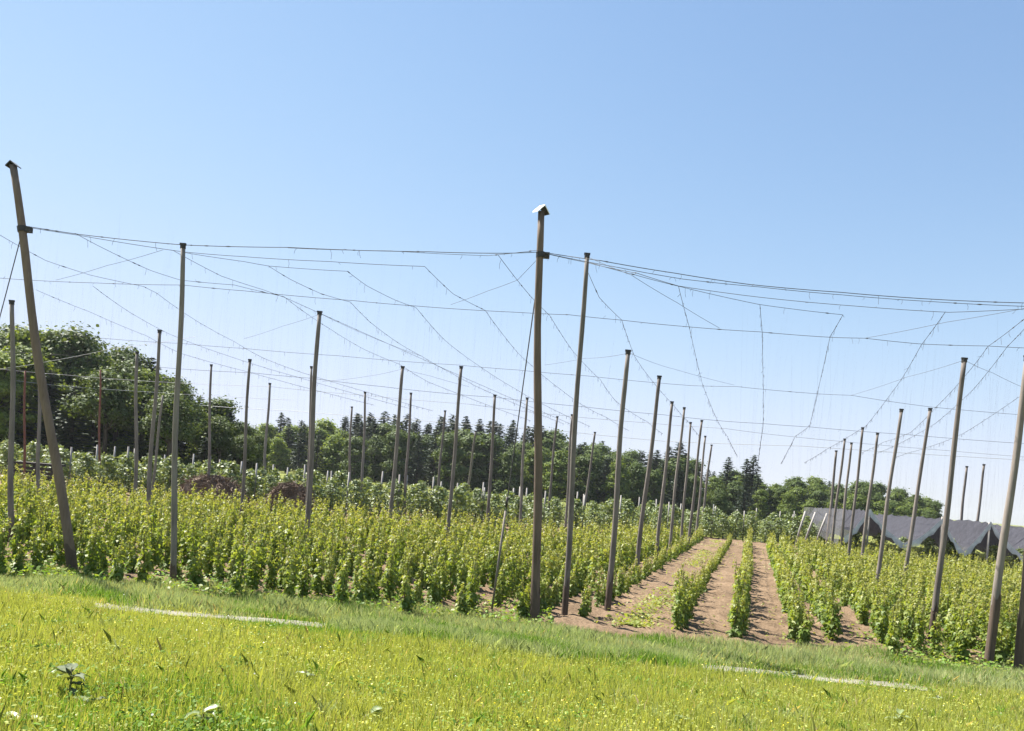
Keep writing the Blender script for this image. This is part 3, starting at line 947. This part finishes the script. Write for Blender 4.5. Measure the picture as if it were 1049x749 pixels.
# ------------------------------------------------------------------ weeds in the meadow
def weed(u, v, leaves, label, size=.17, pale=.5, seed=1, h=.12):
    p = on_ground(u, v)
    g = random.Random(seed)
    r = empty('dock_weed', p); tag(r, label, 'weed', 'broad leaved weeds in the meadow')
    mb = MB(); mb.tube([(0, 0, -.03), (.01, 0, h * .5), (0, .01, h)], [.008, .006, .003], 6); mb.build('stem', M['stem'], r, True)
    for i in range(leaves):
        a = i * 2.4 + g.random(); l = size * g.uniform(.7, 1.15); w = l * .2
        z0 = h * g.uniform(.15, .95); up = g.uniform(.35, 1.0)
        d = Vector((math.cos(a), math.sin(a) * .7, up)).normalized(); s = Vector((-math.sin(a), math.cos(a), 0)).normalized()
        nn = d.cross(s)
        vs, fs = [], []
        k = 7
        for j in range(k):
            f = j / (k - 1)
            c = Vector((0, 0, z0)) + d * (l * f) + Vector((0, 0, -l * .55 * f * f))
            ww = w * math.sin(min(1, f * 1.02 + .04) * math.pi) ** .7 if 0 < f < 1 else w * .06
            for t in (-1, 0, 1):
                vs.append(tuple(c + s * (ww * t * (1 + .08 * math.sin(9 * f + i))) + nn * (-.018 * (1 - abs(t)) + .006 * math.sin(11 * f + t))))
        for j in range(k - 1):
            for t in range(2):
                q = j * 3 + t; fs.append((q, q + 1, q + 4, q + 3))
        mb = MB(); mb.raw(vs, fs); mb.build('leaf', M['weed_pale' if g.random() < pale else 'weed_leaf'], r, True)


weed(70, 714, 9, 'big broad leaved weed with pale shining leaves in the left foreground', .16, .75, 4, .2)
weed(92, 722, 3, 'small pale leaf tuft just right of the big weed', .16, .7, 9, .06)
weed(206, 746, 6, 'dark green weed at the lower edge left of the middle', .16, .1, 5, .12)
weed(312, 701, 4, 'small pale leaved weed in the left middle of the meadow', .12, .5, 6, .12)
weed(920, 746, 7, 'dark green weed at the lower right edge', .16, .0, 7, .14)
weed(18, 744, 5, 'dark weed in the lower left corner', .15, 0, 8, .1)
weed(378, 742, 5, 'low dark weed at the lower edge near the middle', .14, 0, 11, .08)
weed(700, 744, 5, 'low dark weed at the lower edge right of the middle', .13, 0, 12, .08)
weed(808, 694, 5, 'spreading weed with thin dry leaves beside the right path stretch', .2, .6, 13, .07)
weed(960, 722, 4, 'small green weed below the right path stretch', .12, .2, 14, .1)

# ------------------------------------------------------------------ orchard
def apple_mesh(seed):
    g = np.random.default_rng(seed); n = 820
    t = g.random(n) ** .9
    z = .15 + 2.05 * t
    ang = g.random(n) * 6.283
    br = np.interp(t, [0, .3, .7, 1], [.5, .66, .5, .13]) * (1 + .35 * np.sin(ang * 3 + z * 5))
    rad = br * np.sqrt(g.random(n))
    c = np.stack([rad * np.cos(ang), rad * np.sin(ang), z + g.normal(scale=.05, size=n)], 1)
    nrm = np.stack([np.cos(ang), np.sin(ang), g.uniform(-.2, 1.2, n)], 1) + g.normal(scale=.5, size=(n, 3))
    V = place(OVAL, c, rot_from(nrm, g), g.uniform(.1, .2, n))
    fol = poly_mesh('apple_foliage', V, (g.random(n) < .18).astype(int), [M['apple'], M['apple_pale']])
    mb = MB(); mb.tube([(0, 0, -.1), (.02, 0, .7), (0, .02, 2.0)], [.04, .03, .01], 6)
    for k in range(7):
        a = k * 2.4; z0 = .6 + .18 * k
        mb.tube([(0, 0, z0), (.4 * math.cos(a), .4 * math.sin(a), z0 + .12)], [.015, .005], 4)
    return fol, mb.mesh('apple_trunk', [M['bark']], True)


AP = [apple_mesh(500 + k) for k in range(5)]


def apple(x, y, s, label, group):
    fol, tr = AP[int(rng.integers(0, 5))]
    r = empty('apple_tree', (x, y, float(ground(x, y))), rng.uniform(0, 6.28)); r.scale = (s * 1.3, s * 1.3, s)
    tag(r, label, 'apple tree', group)
    link(bpy.data.objects.new('crown', fol), r); link(bpy.data.objects.new('trunk', tr), r)


def orchard_post(p, h, label, lean=(0, 0), r=.05, group='posts of the orchard'):
    mb = MB(); mb.tube([(0, 0, -.2), (lean[0] * .5, lean[1] * .5, h * .5), (lean[0], lean[1], h)], [r, r * .95, r * .9], 8)
    o = mb.build('orchard_post', M['post_grey'], None, True); o.location = p
    tag(o, label, 'post', group)
    return o


oh = np.array([(55, 36), (100, 36), (330, 36.5), (520, 39), (640, 46), (735, 52), (845, 53)], float)
for row in range(3):
    u = -70.0 if row else 62.0
    while u < 850:
        Z = float(np.interp(u, oh[:, 0], oh[:, 1])) + 2.7 * row + rng.uniform(-.2, .2)
        if u < 40: Z += 2
        a, b = ray(u, 500); x = a * Z
        lab = ['apple tree in the front row of the orchard hedge behind the hop field', 'apple tree in the second row of the orchard behind the hop field', 'apple tree in the rear row of the orchard behind the hop field'][row]
        if u > 735: lab = lab.replace(' hedge', '').replace('behind the hop field', 'ending the bare lanes')
        apple(x, Z, rng.uniform(.76, .96), lab, ('orchard row %s' % ['front', 'second', 'rear'][row]) + (' at lane end' if u > 735 else ''))
        u += (1.05 if row == 0 else 1.35) * F / Z * rng.uniform(.85, 1.15)
    k = 0
    u = 80.0 + 17 * row if row else 70
    while u < 840 and row != 1 or (row == 1 and u < 830):
        Z = float(np.interp(u, oh[:, 0], oh[:, 1])) + 2.7 * row + .1
        a, b = ray(u, 500); x = a * Z
        orchard_post((x, Z, float(ground(x, Z))), rng.uniform(2.1, 2.45), 'grey wooden post sticking up out of the %s orchard row' % ['front', 'second', 'rear'][row],
                     (rng.uniform(-.06, .06), 0), .05, 'posts of the %s orchard row' % ['front', 'second', 'rear'][row])
        u += rng.uniform(30, 62)
for i, (u, v, lx, lab) in enumerate([(815, 545, .55, 'pale orchard anchor post slanting right, leftmost of the three by the lanes'), (823, 547, .7, 'pale orchard anchor post slanting right, middle of the three by the lanes'), (834, 550, .75, 'pale orchard anchor post slanting right, rightmost of the three by the lanes')]):
    p = at_depth(u, v, 50.5); p.z = float(ground(p.x, p.y))
    orchard_post(p, 2.5, lab, (lx, 0), .075, 'slanting anchor posts')

# ------------------------------------------------------------------ hail net over the right orchard
net_root_p = on_ground(945, 592); YN = 41.0
nx0 = at_depth(866, 560, YN).x; nx1 = at_depth(1100, 600, YN).x
root = empty('hail_net', (nx0, YN, float(ground(nx0, YN)))); tag(root, 'dark grey hail net canopy sagging in pleats over the right hand orchard', 'hail net')
bay = 3.3
nb = 6
rid, val = 2.98, 1.35
mb = MB(); hem = MB()
prof = []
for k in range(nb * 2 + 1):
    prof.append((k * bay / 2 - .2 + (.35 * math.sin(k * 4.7) if 0 < k < nb * 2 else 0), rid - .12 * (k % 4 == 3) if k % 2 else val + .2 * math.sin(k * 2.9)))
def net_pt(px, pz, d, sagk=0):
    x = px + ROWX * d
    zz = pz + .04 * math.sin(px * 3 + d) - sagk
    return (x, d, zz + SLOPE * x)
dn = 28
for k in range(nb * 2):
    (xa, za), (xb, zb) = prof[k], prof[k + 1]
    vs, fs = [], []
    for j in range(dn + 1):
        d = -.6 + 36 * (j / dn) ** 1.4
        for t in range(9):
            f = t / 8
            vs.append(net_pt(xa + (xb - xa) * f, za + (zb - za) * f, d, .2 * math.sin(f * math.pi) + .09 * abs(math.sin(j * 1.57)) + .06 * mnoise.noise(Vector((xa * 2 + f * 3, d * .9, k)))))
    for j in range(dn):
        for t in range(8):
            q = j * 9 + t; fs.append((q, q + 1, q + 10, q + 9))
    mb.raw(vs, fs)
    vs, fs = [], []
    for t in range(9):
        f = t / 8
        p = net_pt(xa + (xb - xa) * f, za + (zb - za) * f, -.64, .16 * math.sin(f * math.pi))
        wv = .32 + .1 * math.sin(t * 2 + k)
        vs += [(p[0], p[1], p[2] + .03), (p[0], p[1] - .05, p[2] - wv)]
    for t in range(8): fs.append((2 * t, 2 * t + 2, 2 * t + 3, 2 * t + 1))
    hem.raw(vs, fs)
mb.build('net_canopy', M['net'], root, True); hem.build('net_hem', M['net_pale'], root, True)
sd = MB(); vs, fs = [], []
for j in range(13):
    d = -.6 + 30 * j / 12; w = .18 * math.sin(j * 1.9)
    vs += [net_pt(-.3 + w, 2.85 if j else 2.7, d), net_pt(-.5, .9, d)]
for j in range(12): fs.append((2 * j, 2 * j + 2, 2 * j + 3, 2 * j + 1))
sd.raw(vs, fs); sd.build('side_net', M['net_side'], root)
for k in range(nb):
    mb = MB(); x = prof[2 * k + 1][0]
    p = net_pt(x, 0, -.45)
    mb.tube([(p[0], p[1], p[2] - .2), (p[0], p[1], p[2] + rid - .03)], .055, 8); mb.build('net_post', M['post_grey'], root, True)
for k in range(16):
    x = nx0 + .8 + 1.3 * k + ROWX * .5; y = YN + .6 + rng.uniform(-.1, .3)
    apple(x, y, rng.uniform(.68, .8), 'apple tree standing under the front of the dark hail net', 'apple trees under the hail net')


# ------------------------------------------------------------------ brush heaps and rack at the orchard foot
def heap(u, v, w, h, seed, label):
    p = at_depth(u, v, 33.7); p.z = float(ground(p.x, p.y))
    g = random.Random(seed)
    mb = MB(); vs, fs = [], []
    nr, na = 7, 22
    for i in range(nr + 1):
        f = i / nr
        for k in range(na):
            a = 6.283 * k / na
            rr = w / 2 * f * (1 + .12 * math.sin(3 * a + seed) + .08 * g.uniform(-1, 1))
            z = h * (1 - f ** 3.2) * (1 + .16 * g.uniform(-1, 1)) - .03
            vs.append((rr * math.cos(a), rr * math.sin(a) * .55, z))
    for i in range(nr):
        for k in range(na):
            q = (k + 1) % na
            fs.append((i * na + k, (i + 1) * na + k, (i + 1) * na + q, i * na + q))
    mb.raw(vs, fs)
    for _ in range(420):
        f = math.sqrt(g.random()); a = g.random() * 6.283
        c = Vector((w / 2 * f * math.cos(a), w / 2 * f * math.sin(a) * .55, h * (1 - f ** 3.2) + g.uniform(-.05, .1)))
        d = Vector((g.uniform(-1, 1), g.uniform(-1, 1), g.uniform(-.35, .5))).normalized() * g.uniform(.15, .45)
        mb.tube([c - d, c + Vector((0, 0, g.uniform(-.04, .04))), c + d], [.02, .016, .006], 4)
    o = mb.build('brush_heap', M['twig']); o.location = p
    tag(o, label, 'brush heap', 'heaps of cut brush before the orchard')


heap(217, 501, 3.6, 1.36, 3, 'long reddish brown heap of cut brush behind the grey pole with a dark foot')
heap(297, 509, 2.4, 1.36, 5, 'smaller brown brush heap left of the thick grey pole')

p = at_depth(40, 487, 33.0); p.z = float(ground(p.x, p.y))
r = empty('wooden_rack', p, .1); tag(r, 'low dark wooden rack half hidden behind the leaning capped pole', 'rack')
mb = MB(); mb.box((-.85, -.5, 1.2), (.85, .5, 1.3)); mb.build('top', M['dark_board'], r)
mb = MB()
for k in range(3): mb.box((-.83, -.5, .62 + .18 * k), (.83, -.46, .75 + .18 * k))
mb.build('side_boards', M['dark_board'], r)
for sx_ in (-.75, 0, .75):
    mb = MB(); mb.box((sx_ - .06, -.45, -.1), (sx_ + .06, -.33, 1.2)); mb.build('leg', M['dark_board'], r)


# ------------------------------------------------------------------ woods
def broadleaf(seed, H=10.0, n=8500, spread=.3, mats=('crown_light', 'crown_mid'), low=.05, leaf=.29, nl=38, flat=.8):
    g = np.random.default_rng(seed)
    lob = []
    for k in range(nl):
        f = g.uniform(low, .93)
        wr = H * spread * np.interp(f, [low, max(.4, low + .1), max(.65, low + .2), .95], [.8, 1, .85, .25])
        a = g.random() * 6.283; rr = wr * math.sqrt(g.random()) * .8
        lob.append((rr * math.cos(a), rr * math.sin(a), f * H, H * g.uniform(.05, .125)))
    lob.append((0, 0, .92 * H, H * .09))
    lob = np.array(lob)
    w = lob[:, 3] ** 2; idx = g.choice(len(lob), n, p=w / w.sum())
    d = g.normal(size=(n, 3)); d /= np.linalg.norm(d, axis=1, keepdims=True)
    rr = lob[idx, 3] * (1 - .5 * g.random(n) ** 1.5) * (1 + .28 * g.normal(size=n)) * (1 + .3 * np.sin(d[:, 0] * 5 + idx) * np.sin(d[:, 2] * 5 + idx * 2.0))
    c = lob[idx, :3] + d * rr[:, None] * np.array([1.15, 1.15, flat])
    nrm = d + np.array([0, 0, .5]) + g.normal(scale=.45, size=(n, 3))
    V = place(CLUMP, c, rot_from(nrm, g), g.uniform(.55, 1.2, n) * leaf)
    fol = poly_mesh('broadleaf_crown', V, (g.random(n) < .35).astype(int), [M[mats[0]], M[mats[1]]])
    mb = MB(); mb.tube([(0, 0, -.3), (.05, 0, H * .3), (-.05, .05, H * .6), (0, 0, H * .88)], [H * .022, H * .017, H * .011, H * .003], 8)
    for k in range(0, nl, 2):
        q = lob[k]; z0 = q[2] * .72
        mb.tube([(0, 0, z0), (q[0] * .5, q[1] * .5, z0 + (q[2] - z0) * .4), (q[0], q[1], q[2])], [H * .008, H * .005, H * .002], 5)
    return fol, mb.mesh('tree_trunk', [M['bark']], True), H


def spruce(seed, H=12.0, base=.12):
    g = np.random.default_rng(seed)
    C, N, T, S = [], [], [], []
    mb = MB(); mb.tube([(0, 0, -.3), (0, 0, H * .5), (0, 0, H)], [H * .016, H * .01, .01], 7)
    nb_ = 95
    for k in range(nb_):
        f = base + (1 - base) * (k / nb_) ** .9
        z = f * H; Ln = H * .2 * (1 - f) ** .75 * g.uniform(.75, 1.15) + .12
        a = k * 2.399 + g.uniform(-.3, .3)
        dx, dy = math.cos(a), math.sin(a)
        m = max(4, int(Ln * 22))
        t = g.random(m) ** .8
        droop = -.25 * t + .12 * t * t * 2
        c = np.stack([dx * Ln * t, dy * Ln * t, z + Ln * droop], 1) + g.normal(scale=.09, size=(m, 3)) * np.array([1, 1, .6])
        side = np.where(g.random(m) < .5, 1, -1) * (1 - t) * Ln * .32 * g.random(m)
        c[:, 0] += -dy * side; c[:, 1] += dx * side
        C.append(c); N.append(np.stack([g.normal(scale=.35, size=m), g.normal(scale=.35, size=m), np.ones(m)], 1))
        T.append(np.tile([dx, dy, -.35], (m, 1))); S.append(g.uniform(.28, .55, m))
        if k % 3 == 0: mb.tube([(0, 0, z), (dx * Ln * .9, dy * Ln * .9, z - Ln * .12)], [.03, .008], 4)
    C = np.concatenate(C); N = np.concatenate(N); T = np.concatenate(T); S = np.concatenate(S)
    V = place(OVAL - np.array([0, .4, 0]), C, rot_from(N, g, T), S)
    fol = poly_mesh('spruce_crown', V, np.zeros(len(V), int), [M['needles']])
    return fol, mb.mesh('spruce_trunk', [M['bark']], True), H


TREES = {
    'light': [broadleaf(700 + k, 10, spread=.27 + .02 * (k % 3)) for k in range(3)],
    'fresh': [broadleaf(720 + k, 10, spread=.28, mats=('crown_fresh', 'crown_light')) for k in range(2)],
    'dark': [broadleaf(740 + k, 10, spread=.27, mats=('crown_mid', 'crown_mid')) for k in range(2)],
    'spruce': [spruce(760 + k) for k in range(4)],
    'bare': [broadleaf(810 + k, 10, n=9000, spread=.3, leaf=.2, low=.5, mats=('crown_mid', 'crown_mid')) for k in range(2)],
    'big': [broadleaf(780 + k, 10, n=15000, spread=.33, leaf=.2, low=.1, nl=24, flat=.55, mats=(('crown_light', 'crown_mid'), ('crown_fresh', 'crown_light'), ('crown_light', 'crown_light'))[k]) for k in range(3)],
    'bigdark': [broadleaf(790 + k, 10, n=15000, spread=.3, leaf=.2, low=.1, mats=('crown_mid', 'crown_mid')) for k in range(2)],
}
KIND = {'light': 'broadleaf_tree', 'fresh': 'broadleaf_tree', 'dark': 'broadleaf_tree', 'spruce': 'spruce_tree', 'big': 'broadleaf_tree', 'bigdark': 'broadleaf_tree', 'bare': 'broadleaf_tree'}


def tree(u, top_v, Z, kind, label, group, wide=1.0):
    a, _ = ray(u, top_v)
    t = at_depth(u, top_v, Z); gz = float(ground(t.x, Z))
    h = t.z - gz
    fol, tr, H = TREES[kind][int(rng.integers(0, len(TREES[kind])))]
    r = empty(KIND[kind], (t.x, Z, gz), rng.uniform(0, 6.28))
    s = h / H; sw = s * wide * rng.uniform(.9, 1.15)
    r.scale = (sw, sw, s)
    tag(r, label, 'tree', group)
    link(bpy.data.objects.new('crown', fol), r); link(bpy.data.objects.new('trunk', tr), r)


skyL = [(-90, 335), (0, 332), (35, 328), (70, 327), (95, 347), (112, 357), (130, 352), (160, 368), (185, 386), (205, 402), (215, 410), (235, 424), (250, 436), (270, 450)]
lx, lv = [p[0] for p in skyL], [p[1] for p in skyL]
for row, (Z, du, dv) in enumerate([(60, 30, 22), (66, 26, 4), (73, 26, 2), (80, 24, 12)]):
    u = -90 + 9 * row
    while u < 268:
        v = float(np.interp(u, lx, lv)) + dv + abs(rng.normal(scale=9)) - 3
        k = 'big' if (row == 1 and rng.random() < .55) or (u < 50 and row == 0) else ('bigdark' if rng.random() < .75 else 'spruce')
        if row <= 1 and u > 55: k = ('spruce' if rng.random() < .75 else 'bare') if row == 0 else ('bare' if rng.random() < .55 else 'big')  # front spruces put in for their dark needles, standing for the wood's shaded interior
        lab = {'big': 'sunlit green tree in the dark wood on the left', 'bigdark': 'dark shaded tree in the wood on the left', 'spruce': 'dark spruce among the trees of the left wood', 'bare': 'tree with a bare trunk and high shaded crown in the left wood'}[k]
        if row == 0 and u < 55: lab = 'bushy light green tree at the far left edge of the wood'
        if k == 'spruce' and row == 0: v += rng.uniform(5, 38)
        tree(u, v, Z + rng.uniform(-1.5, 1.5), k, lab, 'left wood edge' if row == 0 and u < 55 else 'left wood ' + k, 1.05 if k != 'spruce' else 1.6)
        u += du * rng.uniform(.8, 1.2)

skyM = [(240, 446), (252, 436), (265, 442), (275, 430), (300, 428), (330, 432), (360, 427), (380, 427), (420, 429), (440, 432), (460, 430), (500, 433), (540, 439), (575, 446), (620, 456), (650, 460), (675, 463), (695, 461), (705, 470), (735, 482), (760, 478), (790, 490), (830, 489), (880, 492), (920, 500), (945, 506), (965, 516), (985, 527), (1000, 536)]
mx_, mv_ = [p[0] for p in skyM], [p[1] for p in skyM]
for row, Z in enumerate([128, 138, 150, 164]):
    u = 246 + 5 * row
    while u < (968 if row else 985):
        v = float(np.interp(u, mx_, mv_)); q = rng.random()
        yh = CY + .1 * (u - CX)
        if u < 345:
            k = 'fresh' if q < .55 else ('light' if q < .8 else 'spruce')
            zone_, lab0 = 'behind the brush heaps', 'behind the brush heaps'
        elif u < 560:
            k = 'spruce' if q < (.3 if row < 2 else .95) else ('light' if q < .55 else 'dark')
            zone_, lab0 = 'middle', 'in the far wood left of the upright capped pole'
        elif u < 745:
            k = 'spruce' if q < (.2 if row < 2 else .6) else ('light' if q < .55 else 'dark')
            zone_, lab0 = 'behind lane poles', 'in the far wood behind the poles of the bare lane'
        else:
            k = 'spruce' if q < .12 else ('light' if q < .5 else 'dark')
            zone_, lab0 = 'right', 'in the far wood right of the bare lanes'
        dv = {0: 15, 1: 9, 2: 2, 3: 0}[row] * (1 if k != 'spruce' else .5)
        vv_ = v + dv + rng.uniform(-3, 8) - (5 if k == 'spruce' and row >= 2 else 0)
        adj = {'light': 'mid green broadleaf tree', 'fresh': 'fresh bright green tree', 'dark': 'dull dark green tree', 'spruce': 'dark pointed spruce'}[k]
        tree(u, vv_, Z + rng.uniform(-3, 3), k, adj + ' ' + lab0, 'far wood ' + zone_ + ' ' + k, rng.uniform(1.05, 1.4) if k != 'spruce' else 1.35)
        u += (4.0 * F / Z if k != 'spruce' else 2.7 * F / Z) * rng.uniform(.75, 1.2)
for u, v, kk, lab in [(223, 408, 'bigdark', 'tallest of the three dark trees closing the left wood on the right'), (236, 420, 'spruce', 'dark spruce at the right end of the left wood beside a thin grey pole'), (247, 432, 'bigdark', 'small dark tree closing the right end of the left wood')]:
    tree(u, v, 70, kk, lab, None, 1.3)
for u, v, lab in [(697, 452, 'tall pointed spruce rising above the wood behind the lane poles'), (747, 468, 'solitary pointed spruce left of the twin spruces above the lanes'), (766, 470, 'left of the twin spruces standing above the lane end'), (773, 466, 'right of the twin spruces standing above the lane end')]:
    tree(u, v, 146, 'spruce', lab, None, 1.45)

# ------------------------------------------------------------------ air
hz, hnt, hb = mat('summer_haze')
hnt.nodes.remove(hb)
pv = hnt.nodes.new('ShaderNodeVolumePrincipled')
pv.inputs['Color'].default_value = (.86, .9, .97, 1); pv.inputs['Density'].default_value = .00015
pv.inputs['Anisotropy'].default_value = .3
hnt.links.new(pv.outputs[0], hnt.nodes['Material Output'].inputs['Volume'])
mb = MB(); mb.box((-950, -80, -6), (950, 1550, 20))
hzo = mb.build('haze', hz); tag(hzo, 'thin pale summer haze in front of the far woods', 'haze', kind='stuff')

# ------------------------------------------------------------------ sky, sun, camera
SUN_EL, AZ = R(56), R(32)     # sun stands left and a little ahead
S = Vector((-math.cos(SUN_EL) * math.cos(AZ), math.cos(SUN_EL) * math.sin(AZ), math.sin(SUN_EL)))
w = bpy.data.worlds.new('World'); scene.world = w; w.use_nodes = True
nt = w.node_tree
sky = nt.nodes.new('ShaderNodeTexSky'); sky.sky_type = 'NISHITA'; sky.sun_disc = False
sky.sun_elevation = SUN_EL; sky.sun_rotation = math.atan2(S.x, S.y)
sky.altitude = 1500; sky.air_density = 1.3; sky.dust_density = .25; sky.ozone_density = 2.5
bg = nt.nodes['Background']; bg.inputs['Strength'].default_value = .076
# soft shoulder: the brightest parts of the sky level off instead of burning out
sep = nt.nodes.new('ShaderNodeSeparateColor'); com = nt.nodes.new('ShaderNodeCombineColor')
nt.links.new(sky.outputs[0], sep.inputs[0])
LIM = (.84 / .222, .9 / .222, 1.12 / .222)
for ch in range(3):
    def mth(op, a, b):
        n_ = nt.nodes.new('ShaderNodeMath'); n_.operation = op
        for i_, v_ in enumerate((a, b)):
            if isinstance(v_, (int, float)): n_.inputs[i_].default_value = v_
            else: nt.links.new(v_, n_.inputs[i_])
        return n_.outputs[0]
    x_ = sep.outputs[ch]
    q_ = mth('POWER', mth('ADD', mth('POWER', mth('DIVIDE', x_, LIM[ch]), 3.0), 1.0), 1 / 3)
    nt.links.new(mth('DIVIDE', x_, q_), com.inputs[ch])
nt.links.new(com.outputs[0], bg.inputs['Color'])

ld = bpy.data.lights.new('sun', 'SUN'); ld.energy = 5.0; ld.angle = R(.5); ld.color = (1, .95, .87)
lo_ = bpy.data.objects.new('sun', ld); COL.objects.link(lo_)
lo_.rotation_euler = (-S).to_track_quat('-Z', 'Y').to_euler()

cd = bpy.data.cameras.new('camera'); cd.sensor_width = 36; cd.lens = F / 1049 * 36
cd.shift_y = (CY - 374.5) / 1049; cd.clip_end = 4000; cd.clip_start = .05
cam = bpy.data.objects.new('camera', cd); COL.objects.link(cam)
right = Vector((CR, 0, SR)); up = Vector((-SR, 0, CR)); back = Vector((0, -1, 0))
cam.matrix_world = Matrix(((right.x, up.x, back.x, 0), (right.y, up.y, back.y, 0), (right.z, up.z, back.z, CAMZ), (0, 0, 0, 1)))
scene.camera = cam

vs_ = scene.view_settings
vs_.view_transform = 'Standard'; vs_.look = 'None'; vs_.gamma = 1; vs_.exposure = 1.6; vs_.use_curve_mapping = False
scene.cycles.use_denoising = True
try:
    scene.cycles.denoiser = 'OPENIMAGEDENOISE'; scene.cycles.denoising_prefilter = 'ACCURATE'
    scene.cycles.denoising_input_passes = 'RGB_ALBEDO_NORMAL'
except Exception:
    pass
scene.cycles.max_bounces = 8; scene.cycles.transparent_max_bounces = 12
scene.cycles.diffuse_bounces = 3; scene.cycles.glossy_bounces = 2; scene.cycles.transmission_bounces = 4
